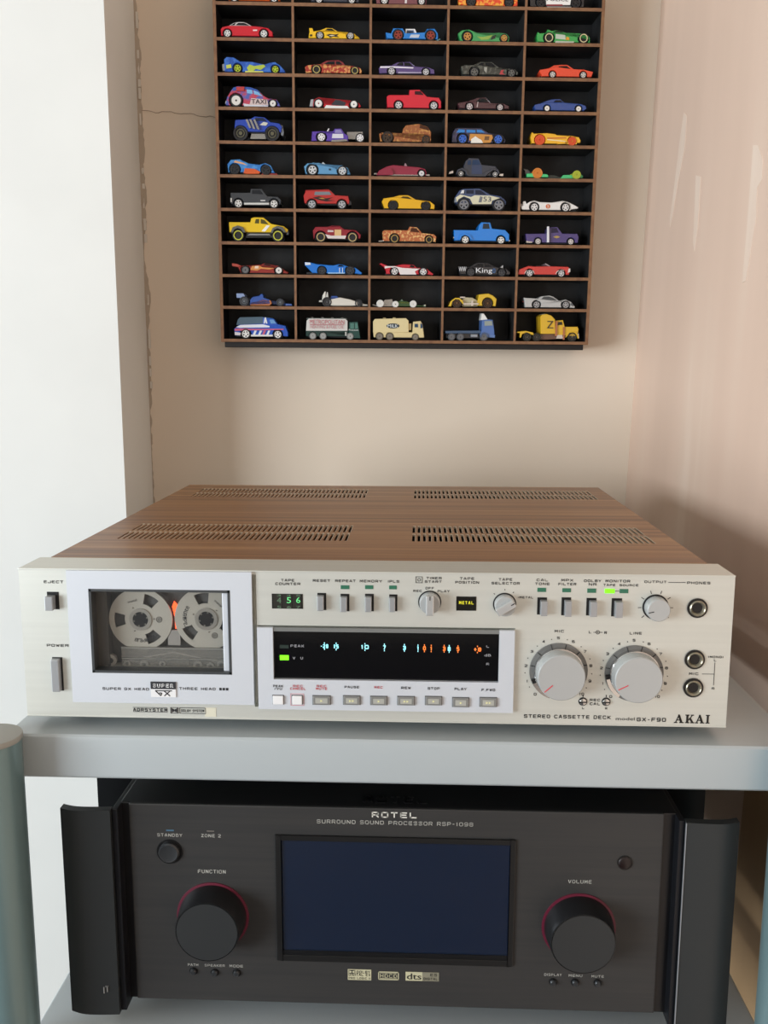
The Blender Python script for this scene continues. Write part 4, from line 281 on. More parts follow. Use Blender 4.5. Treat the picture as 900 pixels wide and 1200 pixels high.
DECK_TEXT = [('EJECT',-198.2,95.8,12.2,1.5,'k'),('POWER',-197.8,54.7,13.9,1.5,'k'),('SUPER GX HEAD',-155.0,27.6,29.6,1.5,'k'),('THREE HEAD',-109.4,28.4,23.0,1.5,'k'),('ADRSYSTEM',-140.6,13.1,21.9,1.9,'k'),('TAPE',-51.6,98.4,8.2,1.4,'k'),('COUNTER',-51.6,96.2,15.3,1.4,'k'),('RESET',-30.7,98.4,10.6,1.4,'k'),('REPEAT',-16.0,98.4,12.6,1.4,'k'),('MEMORY',-0.3,98.4,13.6,1.4,'k'),('IPLS',13.6,98.4,6.8,1.4,'k'),('TIMER',38.3,100.7,9.3,1.4,'k'),('START',37.9,98.5,10.4,1.3,'k'),('REC',28.3,92.6,5.3,1.2,'k'),('OFF',35.8,94.4,5.2,1.3,'k'),('PLAY',44.3,92.6,7.3,1.2,'k'),('TAPE',58.5,100.7,8.8,1.4,'k'),('POSITION',58.6,98.3,14.5,1.4,'k'),('TAPE',81.9,100.4,8.3,1.4,'k'),('SELECTOR',82.0,98.0,17.1,1.4,'k'),('METAL',94.9,89.3,8.3,1.2,'k'),('CAL',104.2,100.3,6.8,1.4,'k'),('TONE',104.3,97.9,8.8,1.4,'k'),('MPX',119.3,100.3,7.2,1.4,'k'),('FILTER',119.4,97.9,10.8,1.4,'k'),('DOLBY',134.6,100.1,10.3,1.4,'k'),('NR',134.7,97.9,4.7,1.4,'k'),('MONITOR',149.8,100.1,14.8,1.4,'k'),('TAPE',144.8,97.6,7.2,1.2,'k'),('SOURCE',156.6,97.6,11.3,1.2,'k'),('OUTPUT',172.4,99.9,13.3,1.3,'k'),('PHONES',198.3,99.5,13.8,1.4,'k'),('MIC',115.5,68.2,5.7,1.4,'k'),('L',134.2,67.9,1.4,1.4,'k'),('R',143.7,67.6,1.5,1.5,'k'),('LINE',162.0,67.5,7.3,1.4,'k'),('(MONO)',211.2,53.1,9.2,1.2,'k'),('L',211.0,51.0,1.5,1.3,'k'),('MIC',198.5,42.2,5.7,1.4,'k'),('R',210.8,32.9,1.6,1.3,'k'),('REC',138.9,24.3,6.3,1.4,'k'),('CAL',139.0,21.8,6.3,1.5,'k'),('L',131.8,19.0,1.3,1.2,'k'),('R',146.0,18.9,1.3,1.2,'k'),('STEREO CASSETTE DECK',122.2,13.1,53.7,2.0,'k'),('model',158.0,12.4,11.6,1.8,'k'),('GX-F90',174.1,12.1,17.9,2.2,'k'),('0',101.9,27.5,1.7,1.5,'k'),('1',96.7,35.9,1.7,1.5,'k'),('2',95.7,45.8,1.7,1.5,'k'),('3',99.1,55.0,1.6,1.4,'k'),('4',106.1,61.5,1.7,1.5,'k'),('5',115.1,63.9,1.7,1.4,'k'),('6',124.3,61.7,1.7,1.5,'k'),('7',131.7,55.5,1.6,1.5,'k'),('8',135.6,46.4,1.7,1.5,'k'),('9',135.3,36.5,1.7,1.5,'k'),('10',130.6,28.0,2.9,1.5,'k'),('0',148.5,26.7,1.7,1.5,'k'),('1',143.3,35.1,1.7,1.5,'k'),('2',142.1,45.0,1.7,1.4,'k'),('3',145.4,54.2,1.7,1.5,'k'),('4',152.2,60.6,1.6,1.5,'k'),('5',161.2,63.0,1.6,1.5,'k'),('6',170.4,60.9,1.7,1.5,'k'),('7',177.7,54.6,1.7,1.5,'k'),('8',181.8,45.6,1.7,1.4,'k'),('9',181.5,35.7,1.7,1.5,'k'),('10',177.1,27.2,2.9,1.5,'k'),('PEAK',-58.2,31.3,6.2,1.3,'k'),('/VU',-58.2,29.6,4.8,1.3,'k'),('REC',-45.8,31.5,6.2,1.3,'r'),('CANCEL',-45.8,29.8,9.7,1.3,'r'),('REC',-31.0,31.7,6.1,1.3,'r'),('MUTE',-31.0,30.0,7.0,1.3,'r'),('PAUSE',-12.1,31.4,9.1,1.3,'k'),('REC',4.6,31.5,5.3,1.3,'r'),('REW',21.6,31.4,5.9,1.4,'k'),('STOP',38.8,31.3,7.4,1.4,'k'),('PLAY',55.4,31.2,7.4,1.4,'k'),('F.FWD',72.6,30.9,8.4,1.4,'k')]
METER_TEXT = [('-20',-29.2,56.8,5.9,2.8,'c'),('15',-21.9,56.7,3.8,2.9,'c'),('10',-4.0,56.6,5.9,2.9,'c'),('7',8.1,56.5,2.2,2.9,'c'),('3',20.5,56.4,2.2,2.9,'c'),('1',28.9,56.3,2.1,2.8,'c'),('0',32.9,56.3,2.1,2.9,'o'),('1',37.1,56.2,2.1,2.8,'o'),('3',45.1,56.2,2.1,2.9,'o'),('B',48.2,56.1,2.1,2.9,'c'),('5',53.6,56.1,2.1,2.8,'o'),('+8',65.6,56.0,5.8,2.8,'o'),('PEAK',-46.2,56.7,8.5,1.5,'w'),('V  U',-45.9,48.8,6.4,1.5,'w'),('L',71.9,58.0,1.8,1.3,'w'),('dB',72.0,52.4,4.2,1.4,'w'),('R',72.1,46.7,2.1,1.4,'w')]
COUNTER_TEXT = [('4',-57.1,85.8,2.6,4.3,'d'),('5',-51.0,85.9,2.7,4.4,'g'),('6',-45.2,86.0,2.6,4.3,'g')]
RO = {'bezel': [(-63.7,-75.1),(93.5,-76.3),(93.5,-165.0),(-64.7,-166.8)],'screen': [(-60.0,-79.3),(89.7,-79.0),(90.3,-157.7),(-60.5,-159.0)],'fn': (-107.0,-135.4),'vol': (136.3,-136.9),'standby': (-134.7,-89.6),'ir': (164.6,-90.3),'b1': [(-121.5,-176.6),(-106.9,-177.2),(-92.0,-177.0)],'b2': [(120.8,-177.4),(135.4,-177.1),(150.4,-177.1)],'logo': [(-16.6,-179.8,-0.8,-172.0),(3.9,-179.2,17.8,-173.1),(22.3,-179.2,44.7,-172.8)],'facepts': [(-165.2,-54.8),(190.3,-57.7),(191.8,-198.9),(-163.4,-198.2)],'sled': (-136.4,-75.0,-131.4,-74.0),'zled': (-109.3,-74.6,-104.7,-74.0)}
PROC_TEXT = [('ROTEL',14.3,-60.3,29.3,3.9,'w'),('SURROUND SOUND PROCESSOR RSP-1098',14.6,-65.8,102.1,2.6,'w'),('STANDBY',-134.2,-77.8,16.7,2.2,'w'),('ZONE 2',-106.7,-77.6,13.1,2.2,'w'),('FUNCTION',-106.9,-103.2,18.6,2.5,'w'),('PATH',-121.7,-171.9,7.1,1.8,'w'),('SPEAKER',-106.9,-172.0,13.7,1.7,'w'),('MODE',-92.2,-172.0,9.1,1.8,'w'),('VOLUME',136.0,-104.3,15.2,2.4,'w'),('DISPLAY',120.6,-172.0,11.5,1.8,'w'),('MENU',135.5,-172.2,9.0,1.8,'w'),('MUTE',150.2,-172.3,8.2,1.7,'w')]
# ------------------------------------------------------------------ the room (its walls stand 3.7 degrees off the rack)
YW = 0.0647; W0 = Vector((-0.2054, 0.5779, 0)); U0 = Vector((math.cos(YW), math.sin(YW), 0)); N0 = Vector((-math.sin(YW), math.cos(YW), 0))
AL, AR, DW = -0.0988, 0.5045, 0.132      # left corner, right corner, how far the white wall stands proud
def rw(a, b, z): p = W0+U0*a+N0*b; return (p.x, p.y, z)
ZF, ZC = -0.82, 1.75
def hexa(mb, pts8):
    mb.add(pts8, [(0, 1, 3, 2), (4, 6, 7, 5), (0, 4, 5, 1), (2, 3, 7, 6), (0, 2, 6, 4), (1, 5, 7, 3)]); return mb
def rbox(mb, a0, b0, z0, a1, b1, z1):
    return hexa(mb, [rw(a, b, z) for a in (a0, a1) for b in (b0, b1) for z in (z0, z1)])
m_back = mixmat('taupe_wall_paint', None, None, 5, ramp=[(.3, 'e1d1be'), (.5, 'e3d4c1'), (.7, 'e6d7c5')], rough=.75, coat=0, bump=.04, stretch=(1, 1, .5))
m_white = mixmat('white_wall_paint', None, None, 7, ramp=[(.3, 'e6e7e3'), (.7, 'ebece8')], rough=.8, coat=0, bump=.03)
m_right = mixmat('smeared_pink_plaster', None, None, 11, ramp=[(.3, 'd6bba8'), (.55, 'dcc1ae'), (.66, 'dec5b2'), (.8, 'ecdaca')], rough=.7, coat=0, bump=.03, stretch=(1, 1, .12), detail=3)
m_ceil = mat('c4c2bc', .8)
m_floor = mixmat('dark_wood_floor', None, None, 3, ramp=[(.3, '2b2a30'), (.7, '3a373a')], rough=.4, coat=0, stretch=(1, 12, 1))
struct('wall_back', rbox(MB(), AL-.05, 0, ZF, AR+.12, .08, ZC), m_back)
struct('wall_left', rbox(MB(), -2.4, -DW, ZF, AL, 0.06, ZC), m_white)
mb = MB()   # right wall leans out a little towards the top
pts = []
for a_ in (0, .1):
    for b_ in (-3.5, .06):
        for z_ in (ZF, ZC): pts.append(rw(.4952+.027*z_+a_, b_, z_))
struct('wall_right', hexa(mb, pts), m_right)
struct('floor', rbox(MB(), -2.5, -3.6, ZF-.08, AR+.3, .1, ZF), m_floor)
struct('ceiling', rbox(MB(), -2.5, -3.6, ZC, AR+.3, .1, ZC+.08), m_ceil)
mb = MB()   # left-hand wall of the room with the wide window in it
B0, B1, Z0, Z1 = -3.36, -1.42, -.40, .84
for b0, b1, z0, z1 in ((-3.5, B0, ZF, ZC), (B1, .0, ZF, ZC), (B0, B1, ZF, Z0), (B0, B1, Z1, ZC)): rbox(mb, -2.52, b0, z0, -2.4, b1, z1)
struct('wall_far_left', mb, mat('a5a29b', .8))
struct('wall_rear', rbox(MB(), -2.5, -3.5, ZF, AR+.1, -3.4, ZC), mat('8c857d', .8))
mb = MB()
for b0, b1, z0, z1 in ((B0, B0+.05, Z0, Z1), (B1-.05, B1, Z0, Z1), (B0, B1, Z0, Z0+.05), (B0, B1, Z1-.05, Z1)): rbox(mb, -2.5, b0, z0, -2.42, b1, z1)
wf = struct('window_1', mb, mat('e8e8e4', .5))
# cracks and the rough plaster seam in the corners
def crack(pts, w, m, nm, b=-.0006):
    mb = MB()
    for (a0, z0), (a1, z1) in zip(pts, pts[1:]):
        dx, dz = a1-a0, z1-z0; l = math.hypot(dx, dz); nx, nz = -dz/l*w/2, dx/l*w/2
        q = [(a0+nx, z0+nz), (a1+nx, z1+nz), (a1-nx, z1-nz), (a0-nx, z0-nz)]
        vs = [rw(a, b, z) for a, z in q]+[rw(a, .001, z) for a, z in q]
        mb.add(vs, [(0, 1, 2, 3), (7, 6, 5, 4)]+[(i, i+4, (i+1) % 4+4, (i+1) % 4) for i in range(4)])
    return link(nm, mb.mesh(nm), m, bpy.data.objects['wall_back'])
rnd = random.Random(3)
pts = [(AL+.002+i*.0037, .522+.001*math.sin(i*.9)+rnd.uniform(-.0006, .0006)-.00004*i*i*.3) for i in range(26)]
crack(pts, .0005, mat('a39080', .9), 'crack')
pts = [(AR+.0135-.027*(.65-z)+rnd.uniform(-.001, .001), z) for z in [.72-.011*i for i in range(60)]]
crack(pts, .0016, mat('8d7767', .9), 'crack', -.0012)
mb = MB(); rnd = random.Random(5); z = -.05; w = .002; prev = None   # ragged fillet of filler down the corner beside the white wall
while z < .76:
    w = min(.0065, max(.0008, w+rnd.uniform(-.0013, .0013))); d = w*.5
    cur = [rw(AL-.001, -d, z), rw(AL+w, -.0002, z), rw(AL+w, .002, z), rw(AL-.001, .002, z)]
    if prev: mb.add(prev+cur, [(i, (i+1) % 4, (i+1) % 4+4, i+4) for i in range(4)])
    prev = cur; z += rnd.uniform(.002, .005)
link('plaster_seam', mb.mesh('plaster_seam'), mat('b3a594', .9), bpy.data.objects['wall_back'])
mb = MB(); rnd = random.Random(6)
for i in range(26):
    z = rnd.uniform(.2, .72); w = rnd.uniform(.0006, .002); h = rnd.uniform(.003, .014)
    rbox(mb, AL+.002, -rnd.uniform(.001, .003), z, AL+.003+w, .001, z+h)
link('filler_chips', mb.mesh('filler_chips'), mat('d8d2c8', .9), bpy.data.objects['wall_back'])

SMEARS = [[(-0.1108, 0.4969), (-0.1211, 0.4906), (-0.1227, 0.4584), (-0.1081, 0.4241), (-0.0989, 0.3901), (-0.0932, 0.3806), (-0.0917, 0.3938), (-0.0984, 0.4259), (-0.1041, 0.4676)], [(-0.1636, 0.4221), (-0.178, 0.4181), (-0.1806, 0.3894), (-0.1807, 0.3681), (-0.1773, 0.3446), (-0.1707, 0.355), (-0.1672, 0.3916)], [(-0.3026, 0.4202), (-0.313, 0.4179), (-0.3258, 0.4032), (-0.3279, 0.3869), (-0.3186, 0.3807), (-0.3231, 0.3558), (-0.3195, 0.336), (-0.313, 0.3036), (-0.3055, 0.3022), (-0.305, 0.3399), (-0.304, 0.3793)]]
for sm_ in SMEARS:      # pale trowel smears on the right-hand wall
    n = len(sm_); mb = MB()
    mb.add([rw(.4952+.027*z-.0004, b, z) for b, z in sm_]+[rw(.4952+.027*z+.002, b, z) for b, z in sm_], [tuple(range(n)), tuple(range(2*n-1, n-1, -1))]+[(i, i+n, (i+1) % n+n, (i+1) % n) for i in range(n)])
    link('plaster_smear', mb.mesh('plaster_smear'), mixmat('pale_smear', None, None, 60, ramp=[(.3, 'dfc7b5'), (.7, 'e6d2c1')], rough=.7, coat=0, stretch=(1, 1, .15)), bpy.data.objects['wall_right'])
# added board coloured as a lit wall strip, partly hidden by the rack post
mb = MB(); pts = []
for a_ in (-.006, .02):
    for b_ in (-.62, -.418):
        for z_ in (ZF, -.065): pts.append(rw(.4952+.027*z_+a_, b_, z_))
struct('lit_strip_board', hexa(mb, pts), mixmat('lit_strip_brown', None, None, 14, ramp=[(.3, 'a88762'), (.7, 'ba9870')], rough=.6, coat=0, stretch=(1, 1, .1)))
# ------------------------------------------------------------------ the rack
m_sil = mat('b0b7b9', .3, .08, .25, name='silver_lacquer')
rack = thing('hifi_rack', 'silver metal hi-fi rack with glossy shelves and round posts', 'rack', (0, 0.2, ZF))
def child(name, mb, m, root, bevel=0., seg=2, smooth=False, label=None, parent=None):
    # coordinates in world millimetres
    l = root.location*1000
    return link(name, mb.mesh(name, .001, bevel, seg, smooth, off=l), m, parent or root, label)
for zt in (0, -218.8, -520):
    child('shelf', MB().box(-231, -11, zt-29.3, 264.5, 440, zt), m_sil, rack, bevel=3.5, seg=3, smooth=True)
for x in (-232.8, 260):
    for y in (-24, 430):
        p = child('post', MB().cyl_z(x, y, 17.6, ZF*1000, 1, 48), mat('728a8c', .28, .3, 0, name='post_steel'), rack, smooth=True)
        child('cap', MB().cyl_z(x, y, 18.3, 1, 5, 48), mat('9b9a93', .5), rack, bevel=1.2, smooth=True, parent=p)
        child('seam', MB().box(x-2, y-18.4, ZF*1000+5, x-.6, y-16.5, 0), mat('728a8c', .28, .3, 0, name='post_steel'), rack, parent=p)
        child('seam', MB().box(x-8.5, y-16.9, ZF*1000+5, x-7.4, y-14.5, 0), mat('728a8c', .28, .3, 0, name='post_steel'), rack, parent=p)
        p = None

# ------------------------------------------------------------------ cassette deck
deck = thing('cassette_deck', 'silver cassette deck with woodgrain top standing on the rack shelf', 'cassette deck', (0, 0.2, 0))
def dk(name, mb, m, bevel=0., parent=None, smooth=False, label=None, seg=2): return child(name, mb, m, deck, bevel, seg, smooth, label, parent)
m_alu = mixmat('brushed_aluminium', None, None, 260, ramp=[(.3, 'd6d7cf'), (.7, 'dbdcd4')], rough=.42, metal=.55, coat=0, stretch=(.02, 1, 1), detail=2)
m_door = mat('cfd3d9', .5, .3, name='cool_silver_plastic', noise=.15)
m_key = mat('a9abad', .35, .5); m_blk = mat('0c0c0d', .35); m_dark = mat('17171a', .6); m_knob = mat('b7b9b8', .36, .35); m_chr = mat('cfcfcd', .15, .95)
m_ink = mat('1f1f21', .7); m_red = mat('c8404a', .6)
PT, PB = 104.2, 7.8
wx0, wz0, wx1, wz1 = -175.4, 38.2, -87.5, 91.8
mb = MB()
gx0_, gx1_, gz0_, gz1_ = -73.7, -71.3, 16.2, 101.6      # shadow gap beside the cassette door, cut into the panel
hx0_, hx1_, hz0_, hz1_ = -71.3, 88.7, 68.8, 69.6       # slit above the meter block, cut into the panel
mb.box(-220, 0, PB, wx0, 33, PT).box(wx0, 0, PB, wx1, 33, wz0).box(wx0, 0, wz1, wx1, 33, PT)
mb.box(wx1, 0, PB, gx0_, 33, PT).box(gx0_, 0, PB, gx1_, 33, gz0_).box(gx0_, 0, gz1_, gx1_, 33, PT).box(gx0_, 5, gz0_, gx1_, 33, gz1_)
mb.box(gx1_, 0, PB, hx1_, 33, hz0_).box(gx1_, 0, hz1_, hx1_, 33, PT).box(gx1_, 4, hz0_, hx1_, 33, hz1_).box(hx1_, 0, PB, 220, 33, PT)
fp = dk('front_panel', mb, m_alu)
dk('panel_edge', MB().box(-220.2, -.4, PT-.8, 220.2, .4, PT+.15), m_alu, .25, parent=fp)
dk('panel_edge', MB().box(-220.2, -.4, PB-.1, 220.2, .4, PB+.9), m_alu, .25, parent=fp)
# woodgrain cover with real ventilation slots
m_wood = mixmat('walnut_vinyl', None, None, 9, ramp=[(.25, '5c3f28'), (.42, '7f583a'), (.55, '926842'), (.72, 'a88058')], rough=.42, coat=.05, stretch=(.25, 14, 14), detail=6)
mb = MB(); ed = MB()
CX0, CX1, CY0, CY1, CT = -212.7, 213.6, 33, 397.5, 104.4
TH = 1.6
bands = [(98, 126), (132, 160), (312, 337), (343, 368)]
xs = [(-190.5, -21), (24, 199)]
ycuts = [CY0]+[y for b in bands for y in b]+[CY1]
for i in range(len(ycuts)-1):
    y0, y1 = ycuts[i], ycuts[i+1]
    if (y0, y1) in bands:
        x = CX0
        for gx0, gx1 in xs:
            n = 44; st = (gx1-gx0)/n
            for k in range(n):
                s0 = gx0+k*st; s1 = s0+st*.5
                mb.box(x, y0, CT-TH, s0, y1, CT); x = s1
                ed.box(s1-.05, y0, CT-TH, s1+.27, y1, CT+.1).box(s0, y1-.6, CT-TH, s1, y1+.9, CT+.08)
        mb.box(x, y0, CT-TH, CX1, y1, CT)
    else: mb.box(CX0, y0, CT-TH, CX1, y1, CT)
mb.box(CX0, CY0, 10, CX0+TH, CY1, CT-TH).box(CX1-TH, CY0, 10, CX1, CY1, CT-TH)
cov = dk('cover', mb, m_wood, label='walnut woodgrain top cover with ventilation slots')
dk('vent_edges', ed, mat('d0c2ac', .4, .3), parent=cov)['kind'] = 'stuff'
dk('chassis', MB().box(CX0+3, 36, 9, CX1-3, 395, 80), m_dark)
dk('rear_panel', MB().box(CX0+TH, 395.5, 10, CX1-TH, 397, CT-TH), m_dark)
for x in (-185, 185):
    for y in (40, 360): dk('foot', MB().cyl_z(x, y, 17, 0, 9, 28), m_blk, smooth=True)
# cassette door, glass, cavity
mb = MB(); x0, z0, x1, z1 = -189.2, 18.2, -73.7, 103.6
mb.box(x0, -2.2, z0, wx0, .5, z1).box(wx1, -2.2, z0, x1, .5, z1).box(wx0, -2.2, z0, wx1, .5, wz0).box(wx0, -2.2, wz1, wx1, .5, z1)
door = dk('cassette_door', mb, m_door, label='cool silver cassette door with a wide window')
mb = MB(); e = 1.3
mb.box(wx0-.3, -2.3, wz0-.3, wx0+e, 6, wz1+.3).box(wx1-e, -2.3, wz0-.3, wx1+.3, 6, wz1+.3).box(wx0, -2.3, wz0-.3, wx1, 6, wz0+e).box(wx0, -2.3, wz1-e, wx1, 6, wz1+.3)
dk('window_frame', mb, mat('55585a', .3, .5), parent=door)
dk('window_edge', MB().box(wx1-5.2, -.4, wz0+e, wx1-1.4, 1.2, wz1-2), m_door, .5, parent=door)
dk('glass_pane', MB().box(wx0+e, 1.2, wz0+e, wx1-e, 2.0, wz1-e), glassmat('clear_pane', '6a6c6c', .06), parent=door)
dk('cassette_well', MB().box(wx0-3, 26, wz0-4, wx1+3, 28, wz1+3), mat('2b2a29', .6))
bl, br = DK['badge'][0], DK['badge'][2]; bz0, bz1 = DK['badge'][1], DK['badge'][3]; bm_ = (bz0+bz1)/2+.3
bd = dk('badge', MB().box(bl, -3.0, bz0, br, -2.2, bm_), mat('e2e2e2', .4), parent=door)
dk('badge_band', MB().box(bl, -3.1, bm_, br, -2.2, bz1), mat('2b2b30', .4), parent=door)
mb = MB(); caption(mb, 'SUPER', (bl+br)/2, (bm_+bz1)/2, 13, 2.6, -3.2, .22); dk('lettering', mb, mat('e2e2e2', .5), parent=door)
mb = MB(); cx = (bl+br)/2; cz = (bz0+bm_)/2
for a in ((-5, 1.6, 5.5, 1.6), (-5, 1.6, -1.6, -1.7), (-1.6, -1.7, -1, .1), (-1, .1, -2.6, .1), (.6, 1.4, 4.2, -1.8), (4.2, 1.4, .6, -1.8)): mb.bar(cx+a[0], cz+a[1], cx+a[2], cz+a[3], .6, -3.2, -2.9)
dk('emblem', mb, m_ink, parent=door)
mb = MB()
for k in range(3): mb.box(-95.5+k*2.1, -2.4, 27.6, -94+k*2.1, -2.2, 29.2)
dk('indicator_dots', mb, m_ink, parent=door)
# eject and power keys
for nm in ('eject', 'power'):
    a0, c0, a1, c1 = DK[nm]
    s = dk('key_slot', MB().box(a0, -.25, c0, a1, .3, c1), m_blk)
    if nm == 'eject': dk('eject_key', MB().box(a0+.3, -5.5, c0+.4, a1-2.2, .2, c1-2), m_key, .4, parent=s)
    else: dk('power_key', MB().box(a0+.4, -4.2, c0+.5, a1-1.1, .2, c1-.6), m_key, .4, parent=s)
# lettering, one object each line
for t, x, z, w, h, c in DECK_TEXT:
    y = -.25
    if x < -73 and 18 < z < 103 and x > -189: y = -2.4
    if -71 < x < 88 and 15 < z < 35: y = -3.3
    mb = MB(); caption(mb, t, x, z, w, h*1.15, y, .2); dk('lettering', mb, m_red if c == 'r' else m_ink)
# maker name in heavy slab serif letters
def serif(ch, x, z, w, h, mb):
    def P(pts): mb.prism([(x+a*w, z+b*h) for a, b in pts], -.25, .1)
    if ch == 'I':
        P([(.30, 0), (.70, 0), (.70, 1), (.30, 1)]); P([(.08, 0), (.92, 0), (.92, .1), (.08, .1)]); P([(.08, .9), (.92, .9), (.92, 1), (.08, 1)])
    elif ch == 'K':
        P([(.12, 0), (.36, 0), (.36, 1), (.12, 1)]); P([(0, 0), (.48, 0), (.48, .1), (0, .1)]); P([(0, .9), (.48, .9), (.48, 1), (0, 1)])
        P([(.36, .42), (.74, .92), (.86, .92), (.36, .26)]); P([(.44, .5), (.62, .66), (.98, .06), (.72, .06)]); P([(.62, .9), (.98, .9), (.98, 1), (.62, 1)]); P([(.6, 0), (1.06, 0), (1.06, .1), (.6, .1)])
    else:
        P([(.1, .05), (.2, .05), (.5, .82), (.46, 1)]); P([(.42, 1), (.58, 1), (.92, .05), (.66, .05), (.4, .86)]); P([(.24, .3), (.72, .3), (.72, .4), (.28, .4)])
        P([(-.02, 0), (.34, 0), (.34, .1), (-.02, .1)]); P([(.56, 0), (1.04, 0), (1.04, .1), (.56, .1)])
mb = MB()
for ch, x, w in (('A', 188.2, 5.6), ('K', 194.9, 5.3), ('A', 201.0, 5.5), ('I', 207.2, 2.9)): serif(ch, x, 10.2, w, 5.5, mb)
dk('maker_name', mb, m_blk)
# system marks under the door
mb = MB(); mb.box(-151.6, -.25, 11.6, -129.6, .1, 11.85).box(-151.6, -.25, 14.5, -129.6, .1, 14.75); dk('rule_line', mb, m_ink)
dk('sticker', MB().box(-105.5, -.2, 9.2, -98.5, .1, 15.2), mat('d3cfbb', .5))
mb = MB()
for a0, c0, a1, c1 in ((-127.6, 11, -122.6, 15.0), (-121.8, 11, -105, 15.0)):
    mb.box(a0, -.3, c0, a1, .1, c0+.3).box(a0, -.3, c1-.3, a1, .1, c1).box(a0, -.3, c0, a0+.3, .1, c1).box(a1-.3, -.3, c0, a1, .1, c1)
mb.prism([(-126.9, 11.6), (-125.2, 12.4), (-125.2, 13.6), (-126.9, 14.4)], -.35, .1); mb.prism([(-123.3, 11.6), (-125.0, 12.4), (-125.0, 13.6), (-123.3, 14.4)], -.35, .1)
caption(mb, 'DOLBY SYSTEM', -113.4, 13, 14.6, 1.7, -.35); dk('noise_reduction_mark', mb, m_ink)
# tape counter
a0, c0, a1, c1 = DK['counter']
cw = dk('tape_counter', MB().box(a0, -.3, c0, a1, .2, c1), mat('14130f', .3))
w3 = (a1-a0-1.2)/3
for k, (t, x, z, w, h, c) in enumerate(COUNTER_TEXT):
    dr = dk('digit_wheel', MB().box(a0+.6+k*w3+.2, -.45, c0+.5, a0+.6+(k+1)*w3-.2, .1, c1-.5), mat('23221c', .4), parent=cw)
    mb = MB(); letters(mb, t, x, z, w, h*.85, -.55); dk('lettering', mb, mat('5c7a60', .5, emit='5cff8a' if c == 'g' else None, es=.75), parent=cw)
    mb = MB(); letters(mb, str(int(t)+1), x, c0+1.1, w, 1.5, -.55); letters(mb, str(int(t)-1), x, c1-.9, w, 1.2, -.55)
    dk('lettering', mb, mat('5c7a60', .5), parent=cw)
# piano switches and lamps
for k, (a0, c0, a1, c1) in enumerate(DK['sw']):
    s = dk('switch_slot', MB().box(a0, -.25, c0, a1, .3, c1), m_blk)
    if k < 4: dk('switch_key', MB().box(a0+.2, -4.6, c0+.5, a1-1.3, .2, c1-1.2), m_key, .4, parent=s)
    else: dk('switch_key', MB().box(a0+1.6, -5., c0+.3, a1-.1, .2, c1-1.4), m_key, .4, parent=s)
for k, (a0, c0, a1, c1) in enumerate(DK['led']):
    dk('indicator_lamp', MB().box(a0, -.35, c0, a1, .2, c1), mat('2f6a52', .35) if k != 6 else mat('66e020', .4, emit='7cff10', es=1.0), .2)
dk('rule_line', MB().box(148.3, -.25, 93.7, 151, .1, 94.0), m_ink); dk('rule_line', MB().box(180.2, -.25, 99.5, 190.4, .1, 99.8), m_ink)
mb = MB(); mb.box(203.5, -.25, 42.0, 211, .1, 42.25).box(210.8, -.25, 35, 211.05, .1, 49.5); dk('rule_line', mb, m_ink)
a0, c0, a1, c1 = DK['tapepos']
tp = dk('tape_position_window', MB().box(a0, -.3, c0, a1, .2, c1), mat('0e0d0a', .25))
mb = MB(); caption(mb, 'METAL', (a0+a1)/2, (c0+c1)/2+.6, 9, 2.0, -.4, .2); dk('lettering', mb, mat('807a20', .5, emit='e8e030', es=.8), parent=tp)
mb = MB(); z = 99.6; x = 27.2
mb.box(x, -.25, z-2, x+.3, .1, z+2).box(x+3.8, -.25, z-2, x+4.1, .1, z+2).box(x, -.25, z-2, x+4.1, .1, z-1.7).box(x, -.25, z+1.7, x+4.1, .1, z+2).ring(x+2.05, z, .7, 1.0, -.25, .1); dk('timer_mark', mb, m_ink)
# bar knobs: timer and tape selector
for (cx, cz), ang in ((DK['timer'], 0), (DK['selector'], -58)):
    kb = dk('knob_skirt', MB().lathe([(7.1, .2), (7.1, -.5)], cx, cz, 36), m_blk, smooth=True)
    kd = dk('rotary_knob', MB().lathe([(6.4, .1), (6.3, -5.6), (5.8, -6.2)], cx, cz, 36), m_knob, smooth=True, parent=kb)
    a = math.radians(ang); c, s = math.cos(a), math.sin(a)
    q = [(-2.4, -6.2), (2.4, -6.2), (2.4, 6.0), (-2.4, 6.0)]
    dk('pointer_bar', MB().prism([(cx+p*c-r*s, cz+p*s+r*c) for p, r in q], -10.5, -6), mat('c3c4c3', .3, .5), .7, parent=kb)
    mb = MB(); mb.bar(cx-3.5*s*1., cz+3.5*c, cx-6*s, cz+6*c, .5, -10.7, -10.4); dk('pointer_mark', mb, m_ink, parent=kb)
mb = MB()
for an in (135, 90, 55): mb.bar(81.7+8.6*math.cos(math.radians(an)), 84.9+8.6*math.sin(math.radians(an)), 81.7+9.5*math.cos(math.radians(an)), 84.9+9.5*math.sin(math.radians(an)), .4, -.25, .1)
mb.box(89.8, -.25, 89.1, 90.6, .1, 89.4); dk('scale_ticks', mb, m_ink)
cx, cz = DK['output']
kb = dk('knob_skirt', MB().lathe([(7.9, .2), (7.9, -.6)], cx, cz, 40), m_blk, smooth=True)
dk('output_knob', MB().lathe([(7.0, .1), (6.9, -8.2), (6.4, -8.8)], cx, cz, 40), m_knob, smooth=True, parent=kb)
dk('pointer_mark', MB().bar(cx-6.2, cz-1.5, cx-3.0, cz-.8, .5, -9.0, -8.7), m_ink, parent=kb)
mb = MB()
for an in range(-130, 131, 37):
    r = math.radians(90-an); mb.bar(cx+8.6*math.cos(r), cz+8.6*math.sin(r), cx+10.6*math.cos(r), cz+10.6*math.sin(r), .35, -.25, .1)
dk('scale_ticks', mb, m_ink)
